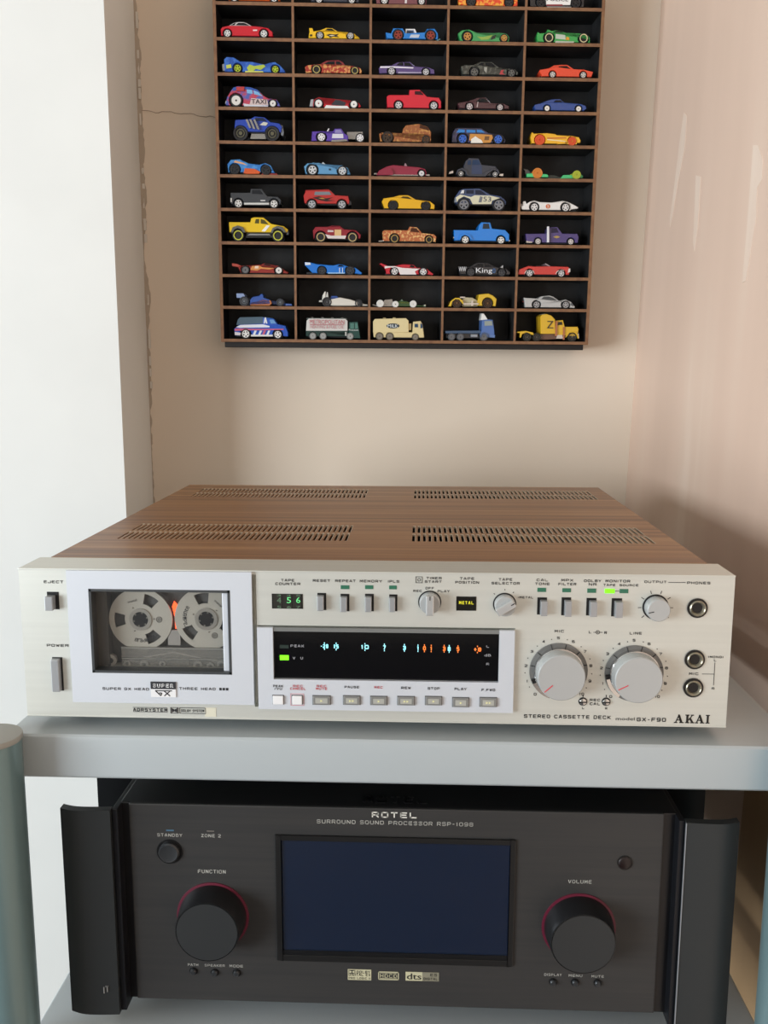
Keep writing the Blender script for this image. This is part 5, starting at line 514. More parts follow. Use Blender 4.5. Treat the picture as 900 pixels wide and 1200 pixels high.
# recording level knobs
for nm, ra in (('mic', 222), ('line', 207)):
    cx, cz = DK[nm]
    sk = dk('dial_ring', MB().lathe([(17.9, .2), (17.9, -.9), (14, -.6)], cx, cz, 64), mat('7c7c7a', .35, .5), smooth=True)
    mb = MB()
    for an in range(-110, 111, 31):
        r = math.radians(90-an); mb.bar(cx+14.8*math.cos(r), cz+14.8*math.sin(r), cx+17.8*math.cos(r), cz+17.8*math.sin(r), .35, -1.15, -.5)
    dk('dial_ticks', mb, m_ink, parent=sk)
    dk('rear_knob', MB().lathe([(15.3, -.5), (15.3, -4.6), (14.9, -5.0)], cx, cz, 64), m_chr, smooth=True, parent=sk)
    dk('front_knob', MB().lathe([(14.7, -4.8), (14.4, -12.9), (13.9, -13.5)], cx, cz, 64), m_knob, smooth=True, parent=sk)
    dk('pointer_tab', MB().ring(cx, cz, 14.9, 17.6, -3.4, -.8, ra-16, ra+30, 14), m_chr, parent=sk, smooth=True)
    dk('tab_dark_reflection', MB().ring(cx, cz, 14.9, 17.4, -2.4, -.8, ra-24, ra-17, 4), m_blk, parent=sk)  # dark reflection in the chrome, put in as a black arc
    r = math.radians(ra); dk('red_mark', MB().bar(cx+7*math.cos(r), cz+7*math.sin(r), cx+13.6*math.cos(r), cz+13.6*math.sin(r), .55, -13.7, -13.4), mat('d0404c', .5), parent=sk)
    mb = MB()
    for i in range(10):
        r = math.radians(225-27*(i+.5)); mb.ring(cx+20.6*math.cos(r), cz+20.6*math.sin(r), 0.02, .32, -.25, .1, n=8)
    dk('scale_dots', mb, m_ink)
mb = MB(); mb.box(136.3, -.25, 67.6, 137.6, .1, 67.9).box(140.4, -.25, 67.6, 141.8, .1, 67.9).ring(139, 67.8, .9, 1.25, -.25, .1).ring(139, 67.8, .02, .4, -.25, .1); dk('balance_mark', mb, m_ink)
for cx, cz in DK['screws']:
    s = dk('trim_screw', MB().lathe([(2.6, .1), (2.6, -.3), (2.2, -.3), (2.1, -1.2), (1.6, -1.5)], cx, cz, 24), m_chr, smooth=True)
    dk('screw_well', MB().ring(cx, cz, 2.1, 2.7, -.4, .1), m_blk, parent=s); dk('screw_slot', MB().box(cx-2.2, -1.7, cz-.35, cx+2.2, -1.2, cz+.35), m_blk, parent=s)
    dk('rule_line', MB().box(cx-.25, -.25, cz+3, cx+.25, .1, cz+4.4), m_ink)
for cx, cz in DK['jacks']:
    s = dk('jack_socket', MB().ring(cx, cz, 5.0, 6.1, -.9, .2, n=40), m_blk, smooth=True)
    dk('socket_collar', MB().lathe([(5.0, .1), (4.9, -1.8), (4.3, -2.2), (3.6, -1.6), (3.0, -.3), (2.9, .1)], cx, cz, 40), mat('98917f', .28, .75), smooth=True, parent=s)
    dk('socket_hole', MB().lathe([(3.05, .05), (3.05, -.45)], cx, cz, 28), m_blk, parent=s)
# meter block
bx0, bz0, bx1, bz1 = -70.8, 16.0, 88.1, 68.8
gx0, gz0, gx1, gz1 = -61.0, 35.6, 78.8, 66.6
mb = MB().box(bx0, -3, bz0, bx1, .3, gz0).box(bx0, -3, gz0, gx0, .3, bz1).box(gx1, -3, gz0, bx1, .3, bz1)
blk = dk('meter_block', mb, m_door)
mt = dk('level_meter', MB().box(gx0, -.6, gz0, gx1, .3, gz1), mat('0a0a0c', .08, spec=.5), label='black glass level meter with lit numerals', parent=blk)
dk('meter_lip', MB().box(gx0, -2.2, gz1-.2, gx1, .3, bz1), mat('8e908e', .35, .5), parent=blk)
EM = {'c': mat('8fd0d8', .5, emit='a8f4ff', es=.9), 'o': mat('d07030', .5, emit='ff8a3c', es=.9), 'w': mat('a0a0a4', .5)}
for t, x, z, w, h, c in METER_TEXT:
    mb = MB(); caption(mb, t, x, z, w*(.8 if c != 'w' else 1.), h*(.9 if c != 'w' else 1.1), -.75, .22)
    if c != 'w': mb.box(x-.25, -.72, z-h*.85, x+.25, -.62, z-h*.55).box(x-.25, -.72, z+h*.55, x+.25, -.62, z+h*.85)
    dk('lettering', mb, EM[c], parent=blk)
a0, c0, a1, c1 = DK['vu']; dk('meter_mode_lamp', MB().box(a0, -.8, c0, a1, -.5, c1), mat('66e020', .4, emit='7cff10', es=1.), parent=blk)
dk('meter_mode_lamp', MB().box(a0, -.7, c0+7.6, a1, -.5, c1+6.6), mat('22302a', .4), parent=blk)
for k, (a0, c0, a1, c1) in enumerate(DK['btn']):
    s = dk('button_frame', MB().box(a0-.35, -3.2, c0-.35, a1+.35, -2.8, c1+.35), mat('5c5c5c', .5), parent=blk)
    o = dk('transport_button', MB().box(a0, -4.6, c0, a1, -3, c1), mat('e2e2e2', .4) if k < 2 else mat('8f8f8c', .35, .4), .5, parent=blk)
    if k == 1:
        mb = MB(); q = 1.1
        mb.box(a0-q, -3.2, c0-q, a1+q, -3, c0-q+.25).box(a0-q, -3.2, c1+q-.25, a1+q, -3, c1+q).box(a0-q, -3.2, c0-q, a0-q+.25, -3, c1+q).box(a1+q-.25, -3.2, c0-q, a1+q, -3, c1+q)
        dk('red_outline', mb, mat('d08088', .6), parent=blk)
    if k > 1:
        cx, cz = (a0+a1)/2, (c0+c1)/2; mb = MB()
        dk('button_cap', MB().box(a0+1.6, -4.75, c0+1.1, a1-1.6, -4.4, c1-1.1), mat('b6b6ae', .4, .3), parent=blk)
        for d in ((-.9, .9) if k in (3, 5, 8) else (0,)): mb.prism([(cx+d-.6, cz-.7), (cx+d+.7, cz), (cx+d-.6, cz+.7)], -4.95, -4.7)
        dk('button_symbol', mb, mat('e8e4a8', .5), parent=blk)

# ------------------------------------------------------------------ the cassette in the well
tape = thing('cassette_tape', 'clear smoked cassette with two metal open reels behind the deck window', 'cassette', (-.132, .014, .0352))
def tp_(name, mb, m, parent=None, smooth=False, bevel=0.): return child(name, mb, m, tape, bevel, 2, smooth, None, parent)
tp_('shell', MB().box(-178, 17, 33, -84, 20, 92.5), mat('55534f', .35, .1))
tp_('shell_side', MB().box(-176, 9, 36, -168.5, 20, 92), mat('55534f', .35, .1))
for nm, rot0 in (('reel1', 62), ('reel2', 100)):
    cx, cz = DK[nm]
    R_ = 20.4
    # metal disc with three trapezoid windows, made of sectors
    mb = MB(); gaps = [rot0, rot0+120, rot0+240]
    mb.ring(cx, cz, 5.2, 10.2, 11.6, 12.6, n=48); mb.ring(cx, cz, 17.0, R_, 11.6, 12.6, n=64)
    for g in gaps: mb.ring(cx, cz, 10.2, 17.0, 11.6, 12.6, g+17, g+103, 16)
    reel = tp_('reel', mb, mat('b8b4a8', .35, .4, name='reel_metal'))
    tp_('reel_back', MB().ring(cx, cz, 9.8, 17.4, 14.5, 15, n=40), mat('4a4946', .5), parent=reel)
    mb = MB(); mb.ring(cx, cz, 5.0, 7.2, 10.9, 12, n=40); tp_('hub_ring', mb, mat('a8a59c', .3, .6), parent=reel, smooth=True)
    mb = MB(); mb.lathe([(5.0, 12), (5.0, 11.2)], cx, cz, 30)
    tp_('hub', mb, m_blk, parent=reel)
    mb = MB()
    for k in range(6):
        a = math.radians(60*k+15); mb.bar(cx+3.9*math.cos(a), cz+3.9*math.sin(a), cx+5.1*math.cos(a), cz+5.1*math.sin(a), .9, 10.9, 11.4)
    tp_('hub_teeth', mb, mat('77746c', .4), parent=reel)
    mb = MB(); word = 'gradiente'
    base = 285 if nm == 'reel1' else 178
    for i, ch in enumerate(word):
        a = math.radians(base+((-1 if nm == 'reel2' else 1)*(i-4)*7.5)); rr = 13.9
        if nm == 'reel1': letters(mb, ch, cx+rr*math.cos(a), cz+rr*math.sin(a), 1.7, 2.4, 11.4, a+math.pi/2)
        else: letters(mb, ch, cx+rr*math.cos(a), cz+rr*math.sin(a), 1.7, 2.4, 11.4, a-math.pi/2)
    tp_('lettering', mb, m_ink, parent=reel)
    mb = MB(); a = math.radians(112 if nm == 'reel1' else 52); letters(mb, 'metal', cx+13*math.cos(a), cz+13*math.sin(a), 6, 1.6, 11.4, a-math.pi/2-.1); tp_('lettering', mb, m_ink, parent=reel)
    a = math.radians(0 if nm == 'reel1' else -65); mb = MB(); mb.ring(cx+12*math.cos(a), cz+12*math.sin(a), 1.5, 1.9, 11.4, 11.7, n=20).ring(cx+12*math.cos(a), cz+12*math.sin(a), .5, .9, 11.4, 11.7, n=14); tp_('reel_mark', mb, m_ink, parent=reel)
    for k in range(3):
        a = math.radians(rot0+60+120*k); tp_('rivet', MB().ring(cx+8.7*math.cos(a), cz+8.7*math.sin(a), .02, .45, 11.2, 11.7, n=10), mat('807c74', .3, .5), parent=reel)
tp_('tape_lamp', MB().prism([(-128.6, 76.5), (-127.2, 80), (-124.2, 76.5), (-126.2, 70), (-126.1, 62), (-127, 62), (-127.2, 70)], 15.5, 16.5), mat('ff5a2c', .5, emit='ff5a2c', es=2.2))
mb = MB(); mb.box(-161, 10.5, 34.5, -93, 11.5, 50.5); tp_('lower_window', mb, glassmat('smoked_plastic', '9a978f', .35, .2))
mb = MB(); mb.box(-161, 10, 50, -93, 12, 50.9).box(-161, 10, 43.3, -93, 12, 43.7); tp_('lower_rail', mb, mat('8e8c86', .3, .2))
mb = MB(); mb.bar(-158, 41.5, -128, 47.2, .7, 12, 12.8).bar(-96, 41, -128, 47.2, .7, 12, 12.8).bar(-158, 41.5, -146, 40, .7, 12, 12.8); tp_('tape_strand', mb, mat('b0aca4', .35, .2))
tp_('pressure_pad', MB().box(-138, 12.5, 36, -118, 15, 42), mat('45443f', .4)); tp_('reel_window', MB().box(-131, 12, 52, -123, 13, 62), mat('8d8a84', .4))
for x, z, r in ((-168.5, 41.5, 4.0), (-147, 39, 3), (-135, 39.5, 2.2), (-112, 39, 3), (-104, 38.5, 2.6), (-97, 39.5, 2.8), (-158, 39.5, 2.4)):
    s = tp_('guide_roller', MB().ring(x, z, r*.45, r, 11, 13.5, n=24), mat('a8a59d', .25, .3), smooth=True); tp_('roller_pin', MB().ring(x, z, .02, r*.4, 10.8, 13.5, n=14), mat('33322f', .4), parent=s)
for x, z in ((-166, 88), (-90, 88), (-128, 88)): tp_('shell_screw', MB().ring(x, z, .02, 1.2, 15.8, 17.2, n=14), mat('8c8a84', .3, .5))
# ------------------------------------------------------------------ surround processor on the lower shelf
def screen_mat():
    m = bpy.data.materials.new('dark_lcd_glass'); m.use_nodes = True; b = m.node_tree.nodes['Principled BSDF']
    b.inputs['Base Color'].default_value = lin('0a1a30'); b.inputs['Roughness'].default_value = .07; b.inputs['IOR'].default_value = 2.3
    return m
proc = thing('sound_processor', 'black surround sound processor with side handles and blue-black screen', 'amplifier', (.015, .2, -.2188))
def pk(name, mb, m, bevel=0., parent=None, smooth=False, label=None, seg=2): return child(name, mb, m, proc, bevel, seg, smooth, label, parent)
m_anod = mixmat('black_anodised_aluminium', None, None, 300, ramp=[(.3, '3a3a3a'), (.7, '403f3e')], rough=.42, metal=.35, coat=0, stretch=(.03, 1, 1), detail=2)
m_pblk = mat('101012', .3, .1); m_hand = mat('343738', .42, .3, name='handle_black'); m_pw = mat('b9b8b0', .6)
ZT, ZB = -56.0, -199.0
pk('chassis', MB().box(-200, 60, ZB, 230, 400, ZT), m_pblk)
pk('front_body', MB().box(-167, 12, ZB, 197, 60.5, ZT), m_pblk, .8)
face = pk('faceplate', MB().box(-161, 10.3, ZB+.5, 188.5, 14, ZT), m_anod, .8)
mb = MB(); caption(mb, 'ROTEL', 14.5, 0, 43, 10.5, 0, .2); base_, nq = [(x, z+23) for x, y, z in mb.v], len(mb.v)//4; mb = MB()
for q_ in range(nq):
    c4 = base_[q_*4:q_*4+4]; mb.add([(x, y, ZT-.2) for x, y in c4]+[(x, y, ZT+.5) for x, y in c4], [(0, 1, 2, 3), (4, 5, 6, 7)]+[(i, (i+1) % 4, (i+1) % 4+4, i+4) for i in range(4)])
pk('embossed_name', mb, m_pblk)
for s, xi, xo in ((-1, -170., -203.5), (1, 199.8, 233.5)):
    n = 10; pl = []
    for i in range(n+1):
        t = i/n; pl.append((xi+(xo-xi)*t, -1.0*math.sin(math.pi*min(1, t*1.1)*.8)+3.0*max(0, t-.6)**2*6))
    outer = pl+[(x, y+6.0) for x, y in reversed(pl)]
    mb = MB(); N = len(outer)
    mb.add([(x, y, ZB-4) for x, y in outer]+[(x, y, ZT-.2) for x, y in outer], [tuple(range(N)), tuple(range(2*N-1, N-1, -1))]+[(i, (i+1) % N, (i+1) % N+N, i+N) for i in range(N)])
    h = pk('handle', mb, m_hand, smooth=True)
    pk('handle_bracket', MB().box(xi-(4 if s > 0 else -.3), 3., ZB-3, xi+(-.3 if s > 0 else 4), 61, ZT-.4), mat('1a1b1f', .35, .3), .5, parent=h)
    if s > 0: pk('worn_edge', MB().box(xi-.7, -.6, ZB-3.5, xi-.1, .4, ZT-.3), mat('9aa0a6', .3, .5), parent=h)
    if s < 0:
        mb = MB(); mb.box(-179.7, -1.6, -186.5, -179.1, 1, -182).box(-177.4, -1.6, -185.5, -176.9, 1, -181.2).box(-178.3, -1.6, -181.7, -176.4, 1, -181.2); pk('scuff_mark', mb, mat('8a8c8c', .6), parent=h)
for x in (-130, 160):
    for y in (110, 360): pk('foot', MB().cyl_z(x, y, 22, -218.8, ZB+1, 30), m_blk, smooth=True)
# touch screen
bx0, bz0, bx1, bz1 = -64.2, -166, 93.5, -75.6; sx0, sz0, sx1, sz1 = -60.3, -158.6, 90.2, -79.2
mb = MB().box(bx0, 8.6, bz0, sx0, 11, bz1).box(sx1, 8.6, bz0, bx1, 11, bz1).box(sx0, 8.6, bz0, sx1, 11, sz0-3).box(sx0, 8.6, sz1, sx1, 11, bz1)
bez = pk('screen_bezel', mb, mat('1d1d1d', .35, .2), .4)
pk('bezel_ledge', MB().box(sx0, 9.2, sz0-3, sx1, 11, sz0), mat('111214', .3), parent=bez)
pk('screen', MB().box(sx0, 9.9, sz0, sx1, 11, sz1), screen_mat(), parent=bez, label='dark blue glossy screen')
# knobs and buttons
for nm in ('fn', 'vol'):
    cx, cz = RO[nm]
    k = pk('ring_light', MB().lathe([(24.3, 10.5), (24.3, 9.6), (22.9, 9.4)], cx, cz, 64), mat('5c1029', .45), smooth=True, label='dark red ring around the knob')
    pk('rotary_knob', MB().lathe([(22.8, 10.2), (22.4, 6), (20.9, -7.0), (20.4, -7.8)], cx, cz, 72), mat('1c1c1e', .38, .3), smooth=True, parent=k)
    pk('knob_face', MB().lathe([(20.4, -7.7), (20.0, -8.1)], cx, cz, 72), mat('3a3c3d', .4, .45), smooth=True, parent=k)
    pk('knob_rim', MB().ring(cx, cz, 19.9, 20.55, -8.15, -7.6, n=72), mat('3a3c3d', .2, .8), parent=k, smooth=True)
    if nm == 'vol': pk('finger_dimple', MB().lathe([(1.9, -8.2), (1.4, -8.05)], cx+16.8, cz+3, 20), mat('3a3c3d', .3, .45), smooth=True, parent=k)
cx, cz = RO['standby']
k = pk('standby_well', MB().ring(cx, cz, 7.0, 8.6, 9.9, 11, n=40), m_blk, smooth=True)
pk('standby_button', MB().lathe([(7.0, 10.8), (6.9, 8.0), (6.0, 7.0), (4, 7.4)], cx, cz, 40), mat('3c3e40', .3, .4), smooth=True, parent=k)
cx, cz = RO['ir']; k = pk('sensor_rim', MB().ring(cx, cz, 4.4, 5.0, 9.8, 11, n=30), mat('0d0d0d', .4), smooth=True)
pk('remote_sensor', MB().lathe([(4.4, 10.8), (4.3, 9.6), (3.4, 9.0)], cx, cz, 30), mat('1a0e0d', .35), smooth=True, parent=k)
for cx, cz in RO['b1']+RO['b2']:
    k = pk('button_well', MB().ring(cx, cz, 2.2, 2.8, 10, 11, n=24), m_blk); pk('button', MB().lathe([(2.2, 10.8), (2.1, 8.8), (1.5, 8.1)], cx, cz, 24), mat('3a3c3e', .3, .4), smooth=True, parent=k)
pk('standby_lamp', MB().box(-136.5, 10.1, -75, -131.4, 10.6, -74), mat('4a6a80', .4)); pk('zone_lamp', MB().box(-109.4, 10.1, -74.8, -104.6, 10.6, -74), mat('6a6660', .4))
for t, x, z, w, h, c in PROC_TEXT:
    mb = MB(); caption(mb, t, x, z, w, h*1.02, 10.1, .2 if t == 'ROTEL' else .15)
    pk('lettering', mb, mat('d8d6cc', .6) if t == 'ROTEL' else m_pw)
m_cr = mat('b9b596', .6); m_pd = mat('1d1c1a', .6)
a0, c0, a1, c1 = RO['logo'][0]; lg = pk('sound_format_mark', MB().box(a0, 10.0, c0, a1, 10.6, c1), m_cr)
mb = MB(); mb.box(a0+.6, 9.85, c1-3, a0+5, 10.1, c1-.5); caption(mb, 'DOLBY', a0+10.5, c1-1.75, 9, 1.9, 9.9); caption(mb, 'DIGITAL EX', (a0+a1)/2, c0+4.0, 14.6, 1.9, 9.9); caption(mb, 'PRO LOGIC II', (a0+a1)/2, c0+1.4, 14.6, 1.5, 9.9); pk('lettering', mb, m_pd, parent=lg)
mb = MB(); mb.prism([(a0+1, c1-2.8), (a0+2.6, c1-2), (a0+2.6, c1-1.4), (a0+1, c1-.7)], 9.75, 9.9).prism([(a0+4.6, c1-2.8), (a0+3, c1-2), (a0+3, c1-1.4), (a0+4.6, c1-.7)], 9.75, 9.9); pk('double_d_mark', mb, m_cr, parent=lg)
a0, c0, a1, c1 = RO['logo'][1]; mb = MB(); q = .6
mb.box(a0, 10, c0, a1, 10.6, c0+q).box(a0, 10, c1-q, a1, 10.6, c1).box(a0, 10, c0, a0+q, 10.6, c1).box(a1-q, 10, c0, a1, 10.6, c1)
caption(mb, 'HDCD', (a0+a1)/2, (c0+c1)/2, 11.4, 2.9, 10.0); mb.box(a0+1.2, 10, c0+.9, a1-1.2, 10.6, c0+1.15).box(a0+1.2, 10, c1-1.15, a1-1.2, 10.6, c1-.9); pk('disc_format_mark', mb, m_cr)
a0, c0, a1, c1 = RO['logo'][2]; am = a0+11.2; lg = pk('surround_format_mark', MB().box(a0, 10, c0, am, 10.6, c1), m_cr)
pk('mark_panel', MB().box(am, 10, c0, a1, 10.6, c1), mat('7d7a68', .6), parent=lg)
mb = MB(); letters(mb, 'dts', (a0+am)/2, (c0+c1)/2, 9.6, 4.4, 9.9); letters(mb, 'dts', (a0+am)/2+.25, (c0+c1)/2, 9.6, 4.4, 9.88); caption(mb, 'ES', (am+a1)/2+2, c1-1.7, 4.5, 2, 9.9); caption(mb, 'DIGITAL', (am+a1)/2, c0+1.7, 9.4, 1.9, 9.9); pk('lettering', mb, m_pd, parent=lg)

# ------------------------------------------------------------------ wall display for the toy cars
DO = Vector((-0.2023, 0.53, 0.259)); DU = Vector((0.9979, 0.0648, -0.0061)).normalized(); DV = Vector((0.0083, -0.0330, 0.9994)); DV = (DV-DU*DV.dot(DU)).normalized(); DN = DV.cross(DU).normalized()
DM = Matrix(((DU.x, DN.x, DV.x, DO.x), (DU.y, DN.y, DV.y, DO.y), (DU.z, DN.z, DV.z, DO.z), (0, 0, 0, 1)))
DROT = DM.to_euler()
ROWS = [362.0, 325.8, 289.7, 254.2, 218.6, 182.6, 146.3, 109.7, 73.4, 37.6, 0.0]
PITCH = 85.6; DEP = 45.0
case = thing('display_case', 'black wall-hung display case with brown edges and rows of small cells', 'display case', DO, DROT)
m_cb = mixmat('black_mdf', None, None, 60, ramp=[(.35, '121213'), (.62, '1e1e1f'), (.8, '2e2e2f')], rough=.55, coat=0)
m_ce = mixmat('scorched_mdf_edge', None, None, 120, ramp=[(.3, '75513a'), (.7, '8f6847')], rough=.6, coat=0)
def dc(name, mb, m, parent=None, bevel=0.): return link(name, mb.mesh(name, .001, bevel, 1), m, parent or case)
TOPV = 402.0
dc('back_panel', MB().box(-1, DEP-.3, -8, PITCH*5+1, DEP+2.2, TOPV), m_cb)
for k, vz in enumerate(ROWS+[TOPV]):
    p = dc('shelf_board', MB().box(-.2, .6, vz-3.4, PITCH*5+.2, DEP, vz), m_cb)
    dc('board_edge', MB().box(.9, -.3, vz-3.4, PITCH*5-.9, .8, vz), m_ce, p)
for j in range(6):
    x = PITCH*j; w = 1.3 if 0 < j < 5 else 1.7
    for k in range(len(ROWS) if 0 < j < 5 else 1):
        z0 = ROWS[k] if 0 < j < 5 else -3.8
        z1 = ((ROWS[k-1] if k else TOPV)-3.4) if 0 < j < 5 else TOPV
        p = dc('divider' if 0 < j < 5 else 'side_board', MB().box(x-w, 1.1, z0, x+w, DEP, z1), m_cb)
        dc('board_edge', MB().box(x-w, -.1 if 0 < j < 5 else -.4, z0, x+w, 1.2, z1), m_ce, p)
dc('bottom_rail', MB().box(2, 3, -9.8, PITCH*5-3, DEP+1, -3.3), mat('151314', .5), bevel=.6)

# ------------------------------------------------------------------ toy cars
WHEELS = {}
def wheel_meshes(r, style):
    key = (round(r, 1), style)
    if key in WHEELS: return WHEELS[key]
    w = max(3.2, r*.8)
    ty = MB().lathe([(r*.1, .9), (r*.70, .9), (r*.72, .15), (r*.78, -.1), (r*.94, .0), (r, .6), (r, w-.5), (r*.92, w), (r*.1, w)], 0, 0, 20).mesh('wheel', .001, smooth=True)
    rm = MB()
    if style in ('s5', 's6'):
        n = int(style[1]); rm.ring(0, 0, r*.58, r*.73, -.05, .8, n=20); rm.ring(0, 0, .02, r*.2, -.1, .9, n=10)
        for k in range(n):
            a = 2*math.pi*k/n+.4; rm.bar(r*.1*math.cos(a), r*.1*math.sin(a), r*.62*math.cos(a), r*.62*math.sin(a), r*.27, 0, .8)
    elif style == 'd': rm.ring(0, 0, r*.16, r*.72, .0, .9, n=20)
    elif style == 'r':
        rm.ring(0, 0, r*.62, r*.78, -.15, .8, n=22)
    else:
        rm.ring(0, 0, .02, r*.24, -.1, .9, n=12); rm.ring(0, 0, r*.46, r*.55, .1, .9, n=18)
    WHEELS[key] = (ty, rm.mesh('rim', .001), w)
    return WHEELS[key]
def topz(poly, x):
    best = 0
    for (xa, za), (xb, zb) in zip(poly, poly[1:]):
        if min(xa, xb) <= x <= max(xa, xb) and abs(xb-xa) > 1e-6: best = max(best, za+(zb-za)*(x-xa)/(xb-xa))
    return best
def outline(body, wh, clr, ar):
    top = [tuple(p) for p in body]; xs = [p[0] for p in top]; x0, x1 = min(xs), max(xs)
    bot = []
    if top[-1][1] > clr+.05: bot.append((top[-1][0]-.4, clr))
    for w in sorted(wh, key=lambda q: -q[0]):
        cx, r = w[0], w[1]; R = r*ar
        if R <= abs(clr-r)+.05: continue
        h = math.sqrt(R*R-(clr-r)**2); a0 = math.atan2(clr-r, h); a1 = math.pi-a0
        for i in range(11):
            a = a0+(a1-a0)*i/10; x = cx+R*math.cos(a); z = r+R*math.sin(a)
            if x0+.5 < x < x1-.5: bot.append((x, max(clr, min(z, topz(top, x)-.8))))
    if top[0][1] > clr+.05: bot.append((top[0][0]+.4, clr))
    return top+bot
def inset(poly, d):
    n = len(poly); A = sum(poly[i][0]*poly[(i+1) % n][1]-poly[(i+1) % n][0]*poly[i][1] for i in range(n)); s = 1 if A > 0 else -1
    out = []
    for i in range(n):
        (xa, za), (x, z), (xb, zb) = poly[i-1], poly[i], poly[(i+1) % n]
        e1 = Vector((x-xa, z-za)); e2 = Vector((xb-x, zb-z))
        if e1.length < 1e-6 or e2.length < 1e-6: out.append((x, z)); continue
        e1.normalize(); e2.normalize(); nn = Vector((-e1.y-e2.y, e1.x+e2.x))*s
        if nn.length < .2: out.append((x, z)); continue
        nn.normalize(); out.append((x+nn.x*d, z+nn.y*d))
    return out
def rounded(mb, poly, y0, y1, d=.7, yf=None):
    g = yf or (lambda z: 0.); n = len(poly); inn = inset(poly, d*.7)
    rings = [(inn, y0, 1), (poly, y0+d, 1), (poly, y1-d, -1), (inn, y1, -1)]
    vs = []
    for pl, y, s in rings: vs += [(x, y+s*g(z), z) for x, z in pl]
    fs = [tuple(range(n)), tuple(range(4*n-1, 3*n-1, -1))]
    for k in range(3): fs += [(k*n+i, (k+1)*n+i, (k+1)*n+(i+1) % n, k*n+(i+1) % n) for i in range(n)]
    mb.add(vs, fs)
SPECIAL = {'dragster': {'r1': 'd07f35', 'r2': 'a9b53a'}, 'prototype': {'r1': '6f7072'}}
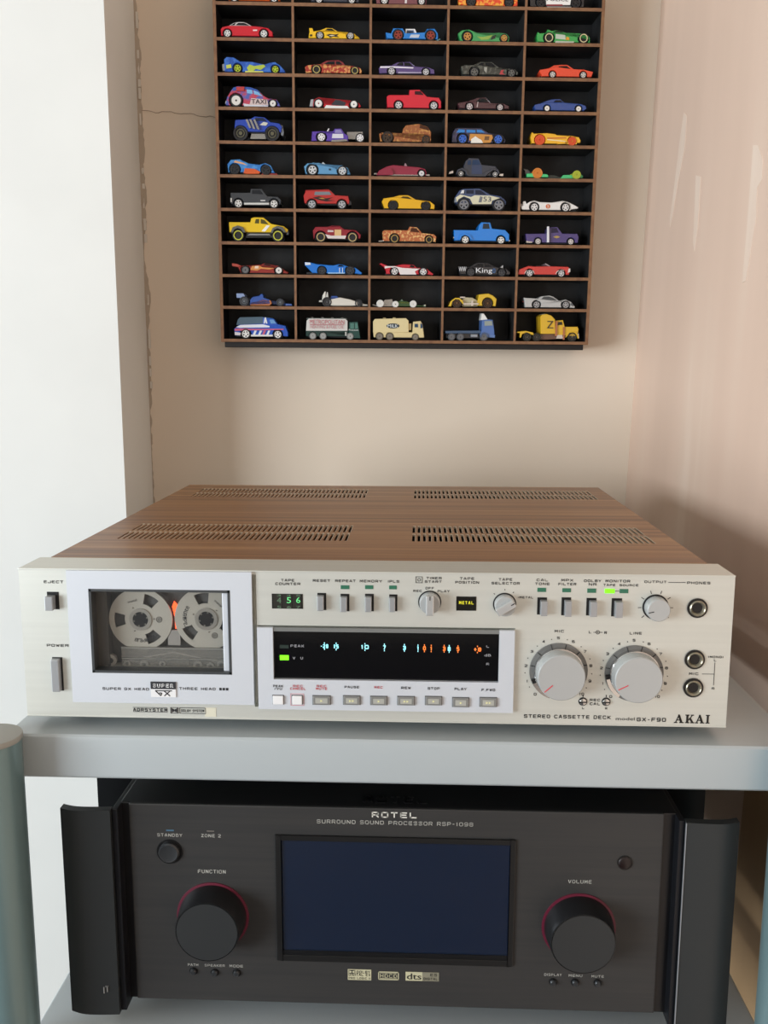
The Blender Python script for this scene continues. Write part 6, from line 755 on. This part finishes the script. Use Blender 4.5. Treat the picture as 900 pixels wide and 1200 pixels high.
def build_car(c):
    W = c['W']
    pos = DM @ Vector((c['u']*.001, .0018, ROWS[c['row']]*.001))
    root = thing(c['n'], c['l'], 'toy car', pos, DROT, 'toy cars in the wall display')
    def part(name, mb, m, parent=None, smooth=False): return link(name, mb.mesh(name, .001, smooth=smooth), m, parent or root)
    body, cab, wh = c.get('body'), c.get('cab'), c['wh']
    mb = MB(); rounded(mb, outline(body, wh, c['clr'], c['ar']), 0, W, .8)
    part('body', mb, paint(c['p']))
    zmax = max(p[1] for p in (cab or body))
    g = None
    if cab:
        zb = min(p[1] for p in cab); zt = max(p[1] for p in cab)
        g = lambda z: .6+max(0., (z-zb)/(zt-zb))*W*.10
        cp = [(cab[0][0], zb-1.0)]+[tuple(p) for p in cab]+[(cab[-1][0], zb-1.0)]
        mb = MB(); rounded(mb, cp, 0, W, .7, g); part('cabin', mb, paint(c.get('cp', c['p'])))
    gm = mat(c['gl'], .2, 0, 0., spec=.35)
    yw = g or (lambda z: 0.)
    for wpoly in c.get('win', []):
        mb = MB()
        mb.prism(wpoly, -.3, .4, lambda z: 0.) if not g else mb.add([(x, yw(z)-.25, z) for x, z in wpoly]+[(x, yw(z)+.6, z) for x, z in wpoly], [tuple(range(len(wpoly))), tuple(range(2*len(wpoly)-1, len(wpoly)-1, -1))]+[(i, i+len(wpoly), (i+1) % len(wpoly)+len(wpoly), (i+1) % len(wpoly)) for i in range(len(wpoly))])
        part('side_window', mb, gm)
        mb = MB(); n = len(wpoly)
        mb.add([(x, W-yw(z)-.4, z) for x, z in wpoly]+[(x, W-yw(z)+.25, z) for x, z in wpoly], [tuple(range(n)), tuple(range(2*n-1, n-1, -1))]+[(i, i+n, (i+1) % n+n, (i+1) % n) for i in range(n)])
        part('side_window', mb, gm)
    if c.get('win'):
        pl = cab or body; best = None
        for (xa, za), (xb, zb_) in zip(pl, pl[1:]):
            l = math.hypot(xb-xa, zb_-za)
            if zb_ < za-1 and xb > xa and l > 2.5 and max(za, zb_) > .75*zmax and (best is None or l > best[0]): best = (l, xa, za, xb, zb_)
        if best:
            l, xa, za, xb, zb_ = best; nx, nz = (za-zb_)/l*.3, (xb-xa)/l*.3
            p0 = (xa+(xb-xa)*.12, za+(zb_-za)*.12); p1 = (xa+(xb-xa)*.88, za+(zb_-za)*.88); e0, e1 = yw(za)+2.2, yw(zb_)+2.2
            vs = [(p0[0]+nx*q, e0, p0[1]+nz*q) for q in (1,)]+[(p1[0]+nx, e1, p1[1]+nz), (p1[0]+nx, W-e1, p1[1]+nz), (p0[0]+nx, W-e0, p0[1]+nz)]
            vs += [(x-2*nx, y, z-2*nz) for x, y, z in vs]
            mb = MB(); mb.add(vs, [(0, 1, 2, 3), (7, 6, 5, 4)]+[(i, i+4, (i+1) % 4+4, (i+1) % 4) for i in range(4)]); part('windscreen', mb, gm)
    # floor pan between the wheels
    if c['ar'] > .5:
        xs = [p[0] for p in body]; zb0 = max(.8, c['clr']-1.2)
        mb = MB(); mb.box(min(xs)+2, 3.4, zb0, max(xs)-2, W-3.4, c['clr']+1.0); part('floor_pan', mb, mat(c['ba'], .6))
    spec = next((v for k, v in SPECIAL.items() if k in c['l']), {})
    style, rc = c['rim']
    for w in wh:
        col = spec.get(w[2]) if len(w) > 2 else None
        tym, rmm, ww = wheel_meshes(w[1], style)
        for far in (0, 1):
            tm = mat(col if (col and 'dragster' in c['l']) else c['ty'], .55); r_ = mat(col or rc, .3, .25)
            t = link('wheel', tym, tm, root); t.location = (w[0]*.001, (W+.5)*.001 if far else -.0005, w[1]*.001)
            if far: t.rotation_euler = (0, 0, math.pi)
            link('rim', rmm, r_, t)
    if c['ar'] <= .5 and len(wh) > 1:
        for w in wh: part('axle', MB().box(w[0]-.6, 1, w[1]-.6, w[0]+.6, W-1, w[1]+.6), mat('2a2a2c', .5))
    for e in c.get('ex', []):
        if e[0] == 'text':
            mb = MB(); x, z = e[3]; letters(mb, e[1], x, z, e[4], e[5], -.75); part('lettering', mb, mat(e[2], .5)); continue
        nm, col, poly, lo, hi = e[:5]
        mb = MB()
        if lo <= -.3:
            mb.prism(poly, lo, .3); far = MB(); far.prism(poly, W-.3, W-lo); part(nm, far, paint(col))
        else:
            y0, y1 = lo*W, hi*W
            if y1-y0 > 4: rounded(mb, [tuple(p) for p in poly], y0, y1, .5)
            else: mb.prism(poly, y0, y1)
        part(nm, mb, paint(col))
    # every car rests on its shelf: lowest point at the board
    return root
for c in CARS: build_car(c)
